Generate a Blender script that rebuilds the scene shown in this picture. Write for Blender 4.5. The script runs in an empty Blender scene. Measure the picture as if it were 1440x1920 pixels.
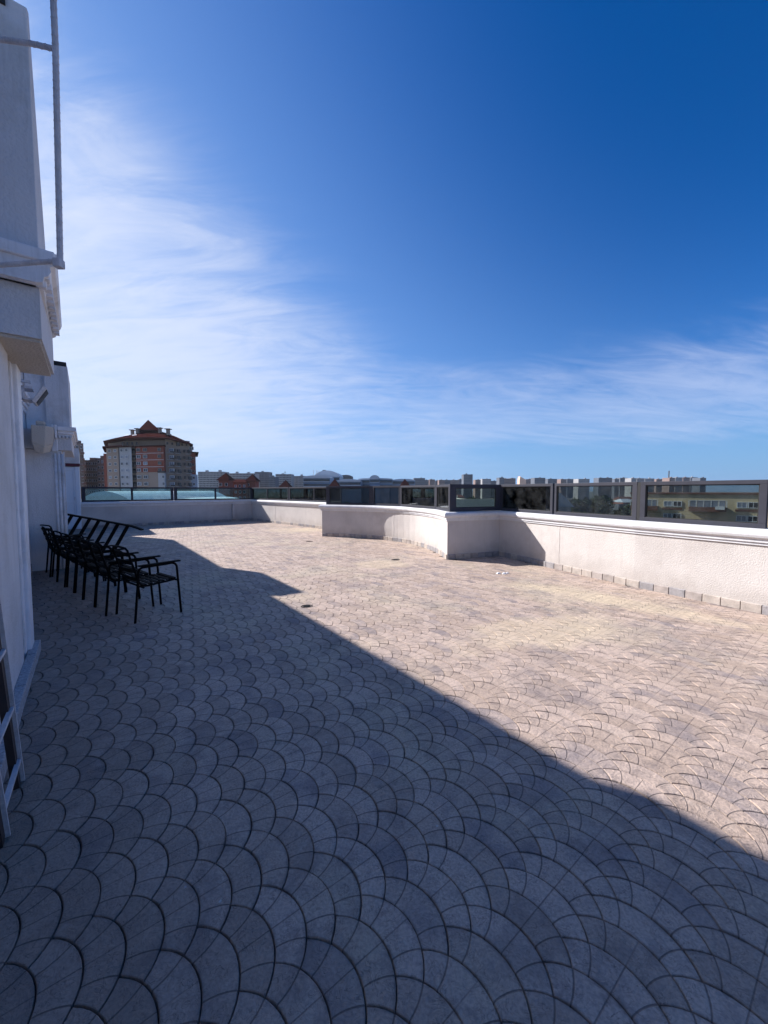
import bpy, bmesh, math, random
from mathutils import Vector, Matrix
R = math.radians
random.seed(7)
sc = bpy.context.scene
C = sc.collection

# ---------------------------------------------------------------- camera, sky, sun, exposure
EYE = 1.55                      # camera height above the terrace
FOC, HORIZ = 720.0, 919.0       # focal length and horizon row for a 1440 x 1920 frame
PITCH = math.atan((960 - HORIZ) / FOC)
cam_d = bpy.data.cameras.new('camera'); cam = bpy.data.objects.new('camera', cam_d); C.objects.link(cam)
cam.location = (0, 0, EYE); cam.rotation_euler = (math.pi / 2 - PITCH, 0, 0)
cam_d.sensor_fit = 'HORIZONTAL'; cam_d.sensor_width = 36.0; cam_d.lens = 36.0 * FOC / 1440
cam_d.clip_start = 0.05; cam_d.clip_end = 12000
sc.camera = cam
sc.render.resolution_x, sc.render.resolution_y = 768, 1024

SUN_TAN = 0.69
SUN_H = Vector((0.904, -0.429, 0)).normalized()          # horizontal direction the light travels
sun_el = math.atan(SUN_TAN)
to_sun = Vector((-SUN_H.x * math.cos(sun_el), -SUN_H.y * math.cos(sun_el), math.sin(sun_el)))
sd = bpy.data.lights.new('sun', 'SUN'); so = bpy.data.objects.new('sun', sd); C.objects.link(so)
sd.energy = 5.0; sd.angle = R(0.53); sd.color = (1.0, 0.965, 0.95)
so.rotation_euler = to_sun.to_track_quat('Z', 'Y').to_euler(); so.location = (-30, 10, 40)

world = bpy.data.worlds.new('World'); sc.world = world; world.use_nodes = True
wt = world.node_tree; wt.nodes.clear(); WN = wt.nodes; WL = wt.links
def wn(t, **k):
    n = WN.new(t)
    for a, b in k.items(): setattr(n, a, b)
    return n
def wmath(op, a, b=None, clamp=False):
    n = wn('ShaderNodeMath', operation=op); n.use_clamp = clamp
    for i, v in enumerate((a, b)):
        if v is None: continue
        if isinstance(v, (int, float)): n.inputs[i].default_value = v
        else: WL.new(v, n.inputs[i])
    return n.outputs[0]
sky = wn('ShaderNodeTexSky', sky_type='NISHITA'); sky.sun_disc = False
sky.sun_elevation = sun_el; sky.sun_rotation = math.atan2(to_sun.x, to_sun.y)
sky.altitude = 0; sky.air_density = 1.0; sky.dust_density = 0.4; sky.ozone_density = 2.2
geo = wn('ShaderNodeTexCoord'); sep = wn('ShaderNodeSeparateXYZ'); WL.new(geo.outputs['Generated'], sep.inputs[0])
X_, Y_, Z_ = sep.outputs
hs = wn('ShaderNodeHueSaturation'); hs.inputs['Saturation'].default_value = 1.45; hs.inputs['Value'].default_value = 1.0
WL.new(sky.outputs[0], hs.inputs['Color'])
tint = wn('ShaderNodeMix', data_type='RGBA', blend_type='MULTIPLY'); tint.inputs[0].default_value = 1
WL.new(hs.outputs[0], tint.inputs[6]); tint.inputs[7].default_value = (0.64, 0.86, 1.22, 1)
# high thin cloud on a flat layer: direction projected on to a plane overhead
zc = wmath('ADD', wmath('MAXIMUM', Z_, 0.0), 0.22)
px_, py_ = wmath('DIVIDE', X_, zc), wmath('DIVIDE', Y_, zc)
cv = wn('ShaderNodeCombineXYZ'); WL.new(px_, cv.inputs[0]); WL.new(py_, cv.inputs[1])
def noise(scale, rot, sx, sy, detail, rough, dist, off=(0, 0, 0)):
    m = wn('ShaderNodeMapping'); m.inputs['Rotation'].default_value = (0, 0, rot); m.inputs['Scale'].default_value = (sx, sy, 1)
    m.inputs['Location'].default_value = off; m.vector_type = 'TEXTURE' if False else 'POINT'
    WL.new(cv.outputs[0], m.inputs[0])
    n = wn('ShaderNodeTexNoise'); n.inputs['Scale'].default_value = scale; n.inputs['Detail'].default_value = detail
    n.inputs['Roughness'].default_value = rough; n.inputs['Distortion'].default_value = dist
    WL.new(m.outputs[0], n.inputs[0]); return n.outputs[0]
n_big = noise(0.75, 0.4, 1.0, 0.8, 4, .55, .5, (5.3, 2.1, 0))
n_wisp = noise(1.5, 0.95, 0.45, 1.7, 10, .60, .7, (1.4, 0.2, 0))
n_fine = noise(4.2, 0.75, 0.55, 1.7, 10, .66, 1.4)
def smooth(v, a, b):
    m = wn('ShaderNodeMapRange', interpolation_type='SMOOTHSTEP')
    m.inputs['From Min'].default_value = a; m.inputs['From Max'].default_value = b
    WL.new(v, m.inputs['Value']); return m.outputs[0]
# the veil thickens towards the sun, thins overhead, and lies in a low band all round
toward = wmath('ADD', wmath('MULTIPLY', X_, -1.0), wmath('MULTIPLY', Z_, -1.30))
veil = wmath('MULTIPLY', smooth(toward, -1.30, 0.20), 0.62)
side = smooth(toward, -0.70, 0.15)
low = wmath('MULTIPLY', smooth(Z_, 0.05, 0.15), smooth(wmath('MULTIPLY', Z_, -1), -0.40, -0.17))
cover = wmath('MAXIMUM', side, wmath('MULTIPLY', low, 0.72))
mixn = wmath('ADD', wmath('ADD', wmath('MULTIPLY', n_big, .30), wmath('MULTIPLY', n_wisp, .36)), wmath('MULTIPLY', n_fine, .34))
wisps = smooth(wmath('ADD', mixn, wmath('MULTIPLY', cover, 0.30)), 0.50, 0.86)
wisps = wmath('MULTIPLY', wisps, smooth(cover, 0.0, 0.5))
wisps = wmath('MULTIPLY', wisps, smooth(Z_, 0.0, 0.12))
dens = wmath('MULTIPLY', wisps, 0.58)
vm = wn('ShaderNodeMix', data_type='RGBA'); WL.new(wmath('MULTIPLY', veil, 0.85), vm.inputs[0]); 
hm = wn('ShaderNodeMix', data_type='RGBA'); WL.new(wmath('MULTIPLY', smooth(Z_, 0.24, -0.02), 0.8), hm.inputs[0]); WL.new(tint.outputs[2], hm.inputs[6]); hm.inputs[7].default_value = (1.3, 3.1, 6.4, 1)
WL.new(hm.outputs[2], vm.inputs[6]); vm.inputs[7].default_value = (3.4, 5.5, 9.0, 1)
cm = wn('ShaderNodeMix', data_type='RGBA'); WL.new(dens, cm.inputs[0]); WL.new(vm.outputs[2], cm.inputs[6])
# cloud is whiter and brighter towards the sun that it veils
dp = wn('ShaderNodeVectorMath', operation='DOT_PRODUCT'); WL.new(geo.outputs['Generated'], dp.inputs[0]); dp.inputs[1].default_value = to_sun
glow = smooth(dp.outputs['Value'], 0.25, 1.0)
cb_ = wn('ShaderNodeMix', data_type='RGBA'); WL.new(glow, cb_.inputs[0]); cb_.inputs[6].default_value = (5.2, 6.1, 8.5, 1); cb_.inputs[7].default_value = (9.6, 9.5, 9.8, 1)
WL.new(cb_.outputs[2], cm.inputs[7])
bg = wn('ShaderNodeBackground'); bg.inputs['Strength'].default_value = 0.068
WL.new(cm.outputs[2], bg.inputs['Color'])
wo = wn('ShaderNodeOutputWorld'); WL.new(bg.outputs[0], wo.inputs[0])

sc.view_settings.view_transform = 'Standard'; sc.view_settings.look = 'None'
sc.view_settings.exposure = 0.74; sc.view_settings.gamma = 1; sc.view_settings.use_curve_mapping = False
sc.render.engine = 'CYCLES'
sc.cycles.max_bounces = 6; sc.cycles.transparent_max_bounces = 12

# ---------------------------------------------------------------- frames of reference
DV = Vector((-0.612, 0.791, 0)); NV = Vector((0.791, 0.612, 0)); ROT = math.atan2(0.612, 0.791)
def W(u, v, z=0.0):            # u along the house wall, v out from it
    return DV * u + NV * v + Vector((0, 0, z))
def at(x, y, dist):            # the place seen at column x, row y of the photograph, dist metres ahead
    a = (x - 720) / FOC; b = (960 - y) / FOC
    cy, sy = math.cos(PITCH), math.sin(PITCH)
    r = Vector((a, cy + b * sy, -sy + b * cy)); return r * (dist / r.y) + Vector((0, 0, EYE))
def fx(x, dist): return at(x, HORIZ, dist).x
def fz(y, dist): return EYE + (HORIZ - y) / FOC * dist

# ---------------------------------------------------------------- materials
def mat(name):
    m = bpy.data.materials.new(name); m.use_nodes = True
    nt = m.node_tree; return m, nt, nt.nodes['Principled BSDF'], nt.nodes, nt.links
def simple(name, col, rough=.6, metal=0.0, var=.12, scale=3.0, bump=0.0, bscale=60, dirt=None, dscale=1.2, spec=None, streak=0, splash=0):
    m, nt, b, N, L = mat(name)
    tc = N.new('ShaderNodeNewGeometry')
    n1 = N.new('ShaderNodeTexNoise'); n1.inputs['Scale'].default_value = scale; n1.inputs['Detail'].default_value = 6
    L.new(tc.outputs['Position'], n1.inputs[0])
    r = N.new('ShaderNodeMapRange'); r.inputs['From Min'].default_value = .3; r.inputs['From Max'].default_value = .7
    r.inputs['To Min'].default_value = 1 - var; r.inputs['To Max'].default_value = 1 + var
    L.new(n1.outputs[0], r.inputs[0])
    mx = N.new('ShaderNodeMix'); mx.data_type = 'RGBA'; mx.blend_type = 'MULTIPLY'; mx.inputs[0].default_value = 1
    mx.inputs[6].default_value = (*col, 1); L.new(r.outputs[0], mx.inputs[7])
    out = mx.outputs[2]
    if dirt:
        n2 = N.new('ShaderNodeTexNoise'); n2.inputs['Scale'].default_value = dscale; n2.inputs['Detail'].default_value = 9; n2.inputs['Roughness'].default_value = .7
        L.new(tc.outputs['Position'], n2.inputs[0])
        r2 = N.new('ShaderNodeMapRange'); r2.inputs['From Min'].default_value = .5; r2.inputs['From Max'].default_value = .75
        L.new(n2.outputs[0], r2.inputs[0]); m2 = N.new('ShaderNodeMix'); m2.data_type = 'RGBA'
        L.new(r2.outputs[0], m2.inputs[0]); L.new(out, m2.inputs[6]); m2.inputs[7].default_value = (*dirt, 1); out = m2.outputs[2]
    if spec is not None: b.inputs['Specular IOR Level'].default_value = spec
    L.new(out, b.inputs['Base Color']); b.inputs['Roughness'].default_value = rough; b.inputs['Metallic'].default_value = metal
    if splash:
        sz = N.new('ShaderNodeSeparateXYZ'); L.new(tc.outputs['Position'], sz.inputs[0]); n5 = N.new('ShaderNodeTexNoise'); n5.inputs['Scale'].default_value = 5; n5.inputs['Detail'].default_value = 7; L.new(tc.outputs['Position'], n5.inputs[0])
        a5 = N.new('ShaderNodeMath'); a5.operation = 'MULTIPLY_ADD'; L.new(n5.outputs[0], a5.inputs[0]); a5.inputs[1].default_value = -.45; L.new(sz.outputs[2], a5.inputs[2])
        r5 = N.new('ShaderNodeMapRange'); r5.inputs['From Min'].default_value = .16; r5.inputs['From Max'].default_value = -.10; r5.inputs['To Max'].default_value = splash; L.new(a5.outputs[0], r5.inputs[0])
        m5 = N.new('ShaderNodeMix'); m5.data_type = 'RGBA'; L.new(r5.outputs[0], m5.inputs[0]); L.new(out, m5.inputs[6]); m5.inputs[7].default_value = (.30, .25, .21, 1); out = m5.outputs[2]; L.new(out, b.inputs['Base Color'])
    if streak:
        mp = N.new('ShaderNodeMapping'); mp.inputs['Scale'].default_value = (9, 9, .7); L.new(tc.outputs['Position'], mp.inputs[0])
        n4 = N.new('ShaderNodeTexNoise'); n4.inputs['Scale'].default_value = 1; n4.inputs['Detail'].default_value = 7; n4.inputs['Roughness'].default_value = .7; L.new(mp.outputs[0], n4.inputs[0])
        r4 = N.new('ShaderNodeMapRange'); r4.inputs['From Min'].default_value = .52; r4.inputs['From Max'].default_value = .75; r4.inputs['To Max'].default_value = streak
        L.new(n4.outputs[0], r4.inputs[0]); m4 = N.new('ShaderNodeMix'); m4.data_type = 'RGBA'; L.new(r4.outputs[0], m4.inputs[0]); L.new(out, m4.inputs[6])
        m4.inputs[7].default_value = (col[0] * .45, col[1] * .43, col[2] * .40, 1); L.new(m4.outputs[2], b.inputs['Base Color'])
    if bump:
        n3 = N.new('ShaderNodeTexNoise'); n3.inputs['Scale'].default_value = bscale; n3.inputs['Detail'].default_value = 4
        L.new(tc.outputs['Position'], n3.inputs[0])
        bp = N.new('ShaderNodeBump'); bp.inputs['Strength'].default_value = bump; bp.inputs['Distance'].default_value = .02
        L.new(n3.outputs[0], bp.inputs['Height']); L.new(bp.outputs[0], b.inputs['Normal'])
    return m

M = {}
M['plaster'] = simple('rough_white_plaster', (.57, .525, .49), .9, var=.07, scale=1.4, bump=.38, bscale=70, dirt=(.45, .40, .37), dscale=.9, streak=.15, splash=.3)
M['coping'] = simple('white_coping_paint', (.66, .65, .66), .6, var=.05, scale=4, bump=.12, bscale=20, dirt=(.54, .52, .50), dscale=2.5, streak=.2)
M['house'] = simple('white_house_plaster', (.62, .61, .62), .85, var=.07, scale=1.6, bump=.4, bscale=45, dirt=(.46, .44, .42), dscale=1.3, streak=.4)
M['house_beige'] = simple('sandy_house_plaster', (.52, .47, .41), .9, var=.08, scale=2, bump=.6, bscale=60)
M['trim'] = simple('white_trim_paint', (.74, .74, .77), .6, var=.06, scale=5, bump=.12, bscale=30, dirt=(.5, .48, .47), dscale=3, streak=.4)
M['granite'] = simple('grey_plinth_stone', (.36, .36, .38), .8, var=.35, scale=60, bump=.2, bscale=90)
M['blackcap'] = simple('black_bitumen', (.02, .02, .022), .8)
M['maroon'] = simple('dark_red_lintel', (.09, .015, .02), .6)
M['pvc'] = simple('white_pvc', (.62, .68, .76), .35, var=.03)
M['frame'] = simple('grey_aluminium_frame', (.045, .046, .060), .6, spec=.2, var=.08, scale=9)
M['black'] = simple('black_painted_steel', (.003, .003, .0035), .8, var=.3, scale=20, spec=.12)
M['white_steel'] = simple('white_painted_steel', (.55, .54, .57), .5, var=.15, scale=25, bump=.3, bscale=150)
M['brown_steel'] = simple('dark_brown_steel', (.03, .022, .022), .6)
M['rubber'] = simple('dark_gasket', (.015, .015, .016), .7)
M['bed'] = simple('dark_joint_bed', (.030, .026, .028), .95, var=.3, scale=14)
M['brickA'] = simple('pale_skirting_brick', (.44, .38, .33), .85, var=.18, scale=12, bump=.3, bscale=70)
M['brickB'] = simple('grey_skirting_brick', (.29, .27, .27), .85, var=.2, scale=12, bump=.3, bscale=70)
M['brickC'] = simple('dark_skirting_brick', (.36, .31, .28), .85, var=.25, scale=9, bump=.3, bscale=70)
M['rust'] = simple('rusty_drain', (.03, .02, .018), .9)
M['scrap'] = simple('white_scrap', (.78, .77, .76), .8)

# tile: joints between tiles are real; local coords (UV) carry the fine scored lines
def tile_material():
    m, nt, b, N, L = mat('stamped_grey_paving')
    def mt(op, a, bb=None, c=None, clamp=False):
        n = N.new('ShaderNodeMath'); n.operation = op; n.use_clamp = clamp
        for i, v in enumerate((a, bb, c)):
            if v is None: continue
            if isinstance(v, (int, float)): n.inputs[i].default_value = v
            else: L.new(v, n.inputs[i])
        return n.outputs[0]
    def sm(v, a, c, lo=0.0, hi=1.0):
        n = N.new('ShaderNodeMapRange'); n.interpolation_type = 'SMOOTHSTEP'
        n.inputs['From Min'].default_value = a; n.inputs['From Max'].default_value = c
        n.inputs['To Min'].default_value = lo; n.inputs['To Max'].default_value = hi
        L.new(v, n.inputs['Value']); return n.outputs[0]
    def mixc(f, a, c, blend='MIX'):
        n = N.new('ShaderNodeMix'); n.data_type = 'RGBA'; n.blend_type = blend
        if isinstance(f, (int, float)): n.inputs[0].default_value = f
        else: L.new(f, n.inputs[0])
        for i, v in ((6, a), (7, c)):
            if isinstance(v, tuple): n.inputs[i].default_value = (*v, 1)
            else: L.new(v, n.inputs[i])
        return n.outputs[2]
    g = N.new('ShaderNodeNewGeometry'); P = g.outputs['Position']
    uv = N.new('ShaderNodeUVMap'); uv.uv_map = 'local'
    s = N.new('ShaderNodeSeparateXYZ'); L.new(uv.outputs[0], s.inputs[0])
    U, V = s.outputs[0], s.outputs[1]          # metres from the arc's centre: along the wall, outward
    def arc(cu, cv):
        du, dv = mt('SUBTRACT', U, cu), mt('SUBTRACT', V, cv)
        r = mt('SQRT', mt('ADD', mt('MULTIPLY', du, du), mt('MULTIPLY', dv, dv)))
        return mt('ABSOLUTE', mt('SUBTRACT', r, .21))
    def radial(k):                                 # line through (0, .02) with slope du = k dv
        return mt('ABSOLUTE', mt('SUBTRACT', U, mt('MULTIPLY', mt('SUBTRACT', V, -.03), k)))
    d = mt('MINIMUM', arc(.27, .0525), arc(-.27, .0625))
    # random per tile
    at_ = N.new('ShaderNodeAttribute'); at_.attribute_name = 'tint'; oi = N.new('ShaderNodeObjectInfo')
    rnd = mt('FRACT', mt('ADD', at_.outputs['Fac'], oi.outputs['Random']))
    rnd2 = mt('FRACT', mt('MULTIPLY', rnd, 7.31))
    line = mt('MAXIMUM', sm(d, .0012, .0035, 1, 0), mt('MULTIPLY', sm(radial(0.0), .0010, .0030, 1, 0), sm(mt('FRACT', mt('MULTIPLY', rnd, 13.7)), .2, .5, 0, .8)))
    def nz(scale, detail=5, rough=.6, dist=0, vec=P):
        n = N.new('ShaderNodeTexNoise'); n.inputs['Scale'].default_value = scale; n.inputs['Detail'].default_value = detail
        n.inputs['Roughness'].default_value = rough; n.inputs['Distortion'].default_value = dist; L.new(vec, n.inputs[0]); return n.outputs[0]
    base = mixc(sm(rnd, 0, 1), (.475, .355, .275), (.595, .455, .365))
    base = mixc(mt('MULTIPLY', sm(rnd2, .80, .92), sm(nz(5, 4), .35, .65, .1, .6)), base, (.17, .155, .18))       # odd darker, bluish tiles
    base = mixc(mt('MULTIPLY', sm(nz(.55, 4, .6, .4), .48, .66), .75), base, (.60, .49, .35))  # sandy bleached areas
    base = mixc(mt('MULTIPLY', sm(nz(1.1, 6, .65), .50, .70), .5), base, (.23, .195, .205))    # old grime
    base = mixc(mt('MULTIPLY', sm(nz(8, 8, .7), .46, .72), .5), base, (.20, .165, .16))
    base = mixc(sm(nz(90, 3, .5), .35, .7, .0, .30), base, (.12, .11, .11))
    # darker brown towards the house wall, and blotches left by standing water
    spw = N.new('ShaderNodeSeparateXYZ'); L.new(P, spw.inputs[0])
    wd_ = mt('ADD', mt('MULTIPLY', spw.outputs[0], .791), mt('MULTIPLY', spw.outputs[1], .612))
    wall_dark = mt('MULTIPLY', sm(mt('ADD', wd_, mt('MULTIPLY', nz(1.3, 4), .9)), .2, 1.2, 1, 0), .45)
    base = mixc(wall_dark, base, (.13, .095, .075))
    base = mixc(mt('MULTIPLY', sm(nz(2.6, 7, .7, .8), .52, .66), .42), base, (.17, .135, .125))
    base = mixc(mt('MULTIPLY', sm(nz(3.7, 7, .7, 1.0), .55, .70), .30), base, (.58, .48, .40))
    # pale droppings and paint specks
    v = N.new('ShaderNodeTexVoronoi'); v.inputs['Scale'].default_value = 5.5; L.new(P, v.inputs[0])
    speck = mt('MULTIPLY', sm(mt('ADD', v.outputs['Distance'], mt('MULTIPLY', nz(60), .08)), .06, .085, 1, 0), sm(nz(1.7, 2), .51, .58))
    base = mixc(mt('MULTIPLY', speck, .8), base, (.55, .54, .53))
    # dirt gathered along the joints
    rr_ = mt('ABSOLUTE', mt('SUBTRACT', mt('SQRT', mt('ADD', mt('MULTIPLY', U, U), mt('MULTIPLY', V, V))), .21))
    v2 = mt('ADD', V, .115); rq = mt('ABSOLUTE', mt('SUBTRACT', mt('SQRT', mt('ADD', mt('MULTIPLY', U, U), mt('MULTIPLY', v2, v2))), .21))
    edge = mt('MULTIPLY', sm(mt('MINIMUM', rr_, rq), .001, .016, 1, 0), sm(nz(9, 4), .38, .66))
    base = mixc(mt('MULTIPLY', edge, .55), base, (.10, .085, .085))
    # bleached sandy stains with a place of their own
    sp_ = N.new('ShaderNodeSeparateXYZ'); L.new(P, sp_.inputs[0])
    def blob(cx, cy, rx, ry, ang):
        c_, s_ = math.cos(ang), math.sin(ang); dx, dy = mt('SUBTRACT', sp_.outputs[0], cx), mt('SUBTRACT', sp_.outputs[1], cy)
        a_ = mt('DIVIDE', mt('ADD', mt('MULTIPLY', dx, c_), mt('MULTIPLY', dy, s_)), rx); b_ = mt('DIVIDE', mt('SUBTRACT', mt('MULTIPLY', dy, c_), mt('MULTIPLY', dx, s_)), ry)
        return mt('SQRT', mt('ADD', mt('MULTIPLY', a_, a_), mt('MULTIPLY', b_, b_)))
    bl = mt('MINIMUM', mt('MINIMUM', blob(1.75, 4.15, 1.1, .45, .35), blob(3.3, 5.2, 1.6, .3, -.85)), mt('MINIMUM', blob(-.1, 8.0, .6, .5, 0), blob(-3.4, 15.0, 1.3, .8, .2)))
    st = sm(mt('ADD', bl, mt('MULTIPLY', mt('SUBTRACT', nz(2.2, 5, .6, .6), .5), 1.6)), .55, 1.15, 1, 0)
    base = mixc(mt('MULTIPLY', st, .42), base, (.66, .53, .36))
    base = mixc(mt('MULTIPLY', line, .62), base, (.055, .045, .045))
    L.new(base, b.inputs['Base Color'])
    L.new(sm(nz(12), .3, .7, .62, .85), b.inputs['Roughness']); b.inputs['Specular IOR Level'].default_value = .35
    cn = nz(21, 2, .5, 2.8); crease = mt('MULTIPLY', sm(mt('ABSOLUTE', mt('SUBTRACT', cn, .5)), .004, .022, 1, 0), sm(nz(14, 2), .42, .58))
    base = mixc(mt('MULTIPLY', crease, .38), base, (.06, .05, .05)); L.new(base, b.inputs['Base Color'])  # relief shade put into the colour: creases darkened as well as sunk
    rel = nz(17, 5, .62, 2.6); rel2 = nz(70, 4, .6, .5)
    h = mt('ADD', mt('MULTIPLY', rel, .010), mt('MULTIPLY', rel2, .0018))
    h = mt('SUBTRACT', h, mt('ADD', mt('MULTIPLY', line, .004), mt('MULTIPLY', crease, .0022)))
    bp = N.new('ShaderNodeBump'); bp.inputs['Strength'].default_value = .75; bp.inputs['Distance'].default_value = 1.0
    L.new(h, bp.inputs['Height']); L.new(bp.outputs[0], b.inputs['Normal'])
    return m
M['tile'] = tile_material()

def glass(name, tint_, gl=(.9, .95, 1), f0=1.5, dirt=.018):
    m = bpy.data.materials.new(name); m.use_nodes = True; nt = m.node_tree; N = nt.nodes; L = nt.links; N.clear()
    o = N.new('ShaderNodeOutputMaterial'); mx = N.new('ShaderNodeMixShader'); mx2 = N.new('ShaderNodeMixShader')
    t = N.new('ShaderNodeBsdfTransparent'); t.inputs[0].default_value = (*tint_, 1)
    g = N.new('ShaderNodeBsdfGlossy'); g.inputs[0].default_value = (*gl, 1); g.inputs['Roughness'].default_value = .015
    fr = N.new('ShaderNodeFresnel'); fr.inputs[0].default_value = f0
    d = N.new('ShaderNodeBsdfDiffuse'); d.inputs[0].default_value = (.5, .5, .48, 1)
    no = N.new('ShaderNodeTexNoise'); no.inputs['Scale'].default_value = 6; no.inputs['Detail'].default_value = 8
    ge = N.new('ShaderNodeNewGeometry'); L.new(ge.outputs['Position'], no.inputs[0])
    mr = N.new('ShaderNodeMapRange'); mr.inputs['From Min'].default_value = .35; mr.inputs['From Max'].default_value = .75
    mr.inputs['To Max'].default_value = dirt * 2.2; L.new(no.outputs[0], mr.inputs[0])
    L.new(fr.outputs[0], mx.inputs[0]); L.new(t.outputs[0], mx.inputs[1]); L.new(g.outputs[0], mx.inputs[2])
    L.new(mr.outputs[0], mx2.inputs[0]); L.new(mx.outputs[0], mx2.inputs[1]); L.new(d.outputs[0], mx2.inputs[2])
    L.new(mx2.outputs[0], o.inputs[0]); return m
M['glass'] = glass('smoked_glass', (.52, .57, .56))
M['glass_clear'] = glass('pale_green_glass', (.66, .82, .80), dirt=.05)
M['pane'] = simple('dark_window_glass', (.03, .035, .045), .12, var=.4, scale=.3)
M['pane_pale'] = simple('curtained_window_glass', (.20, .22, .27), .2, var=.4, scale=.3)

# ---------------------------------------------------------------- object helpers
def tag(o, label=None, cat=None, group=None, kind=None):
    if label: o['label'] = label
    if cat: o['category'] = cat
    if group: o['group'] = group
    if kind: o['kind'] = kind
    return o
def empty(name, loc=(0, 0, 0), rz=0, label=None, cat=None, group=None):
    o = bpy.data.objects.new(name, None); o.location = loc; o.rotation_euler = (0, 0, rz); o.empty_display_size = .2
    C.objects.link(o); return tag(o, label, cat, group)
class MB:                      # collects geometry, then becomes one mesh object
    def __init__(s, fn=None): s.v = []; s.f = []; s.mi = []; s.fn = fn; s.cur = 0
    def add(s, vs, fs):
        k = len(s.v)
        s.v += [tuple(s.fn(*p)) if s.fn else tuple(p) for p in vs]
        s.f += [tuple(i + k for i in f) for f in fs]; s.mi += [s.cur] * len(fs)
    def box(s, x0, x1, y0, y1, z0, z1):
        vs = [(x, y, z) for z in (z0, z1) for y in (y0, y1) for x in (x0, x1)]
        s.add(vs, [(0, 2, 3, 1), (4, 5, 7, 6), (0, 1, 5, 4), (2, 6, 7, 3), (0, 4, 6, 2), (1, 3, 7, 5)]); return s
    def prism(s, pts, z0, z1):
        n = len(pts); s.add([(p[0], p[1], z0) for p in pts] + [(p[0], p[1], z1) for p in pts],
            [tuple(range(n))[::-1], tuple(range(n, 2 * n))] + [(i, (i + 1) % n, n + (i + 1) % n, n + i) for i in range(n)]); return s
    def frustum(s, a, b):      # two rings of equal length
        n = len(a); s.add(list(a) + list(b), [tuple(range(n))[::-1], tuple(range(n, 2 * n))] + [(i, (i + 1) % n, n + (i + 1) % n, n + i) for i in range(n)]); return s
    def cone(s, ring, apex):
        n = len(ring); s.add(list(ring) + [apex], [tuple(range(n))[::-1]] + [(i, (i + 1) % n, n) for i in range(n)]); return s
    def bar(s, a, b, w, h, up=(0, 0, 1)):
        a, b = Vector(a), Vector(b); d = (b - a).normalized(); up = Vector(up)
        sx = d.cross(up)
        if sx.length < 1e-4: sx = d.cross(Vector((1, 0, 0)))
        sx.normalize(); uy = sx.cross(d).normalized()
        q = [(-1, -1), (1, -1), (1, 1), (-1, 1)]
        s.add([a + sx * (w / 2 * i) + uy * (h / 2 * j) for i, j in q] + [b + sx * (w / 2 * i) + uy * (h / 2 * j) for i, j in q],
              [(3, 2, 1, 0), (4, 5, 6, 7), (0, 1, 5, 4), (1, 2, 6, 5), (2, 3, 7, 6), (3, 0, 4, 7)]); return s
    def tube(s, pts, r, n=8, closed=False):
        pts = [Vector(p) for p in pts]; m = len(pts); rings = []; ref = None
        for i, p in enumerate(pts):
            a = pts[i - 1] if (i or closed) else p; b = pts[(i + 1) % m] if (i < m - 1 or closed) else p
            d = (b - a).normalized()
            if ref is None:
                ref = d.cross(Vector((0, 0, 1)));
                if ref.length < .05: ref = d.cross(Vector((0, 1, 0)))
            ref = (ref - d * ref.dot(d)).normalized(); o = d.cross(ref)
            rings.append([p + (ref * math.cos(2 * math.pi * k / n) + o * math.sin(2 * math.pi * k / n)) * r for k in range(n)])
        fs = []
        for i in range(m if closed else m - 1):
            j = (i + 1) % m
            fs += [(i * n + k, i * n + (k + 1) % n, j * n + (k + 1) % n, j * n + k) for k in range(n)]
        if not closed: fs += [tuple(range(n))[::-1], tuple(range((m - 1) * n, m * n))]
        s.add([q for r_ in rings for q in r_], fs); return s
    def build(s, name, ms, parent=None, smooth=False, bevel=0):
        me = bpy.data.meshes.new(name); me.from_pydata(s.v, [], s.f)
        for m in (ms if isinstance(ms, list) else [ms]): me.materials.append(m)
        if isinstance(ms, list): me.polygons.foreach_set('material_index', s.mi)
        bm = bmesh.new(); bm.from_mesh(me); bmesh.ops.recalc_face_normals(bm, faces=bm.faces); bm.to_mesh(me); bm.free()
        if smooth: me.polygons.foreach_set('use_smooth', [True] * len(me.polygons)); me.update()
        o = bpy.data.objects.new(name, me); C.objects.link(o)
        if bevel:
            b = o.modifiers.new('bevel', 'BEVEL'); b.width = bevel; b.segments = 2; b.limit_method = 'ANGLE'
        if parent: o.parent = parent
        return o
def Wb(): return MB(lambda u, v, z: W(u, v, z))
def Lb(root):                   # world-space builder whose result is parented: keeps the coordinates of the parent's frame
    inv = Matrix.LocRotScale(root.location, root.rotation_euler, None).inverted()
    return MB(lambda x, y, z: inv @ Vector((x, y, z)))
def LWb(root):
    inv = Matrix.LocRotScale(root.location, root.rotation_euler, None).inverted()
    return MB(lambda u, v, z: inv @ W(u, v, z))

# ================================================================ TERRACE FLOOR
XY = lambda x, y: Vector((x, y, 0))
arc_pts = [(-2.08, 12.86), (-1.08, 12.52), (-.36, 12.17), (.24, 11.72), (.75, 11.10), (1.09, 10.34), (1.33, 9.42), (1.41, 8.50)]
def catmull(ps, k=4):
    ps = [Vector((*p, 0)) for p in ps]; e = [ps[0] * 2 - ps[1]] + ps + [ps[-1] * 2 - ps[-2]]; out = []
    for i in range(1, len(e) - 2):
        for j in range(k):
            t = j / k; a, b, c, d = e[i - 1:i + 3]
            out.append(.5 * ((2 * b) + (c - a) * t + (2 * a - 5 * b + 4 * c - d) * t * t + (-a + 3 * b - 3 * c + d) * t ** 3))
    return out + [ps[-1]]
arcp = catmull(arc_pts, 3)
start = W(19.8, -.2); cornerE = XY(-6.81, 19.73)
right = [XY(2.73, 9.04), XY(3.36, 7.55), XY(4.01, 6.10), XY(4.86, 4.55), XY(6.3, 2.0), XY(8.4, -2.2)]
path = [start, cornerE, XY(-1.5, 14.4)] + arcp + right
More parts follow.
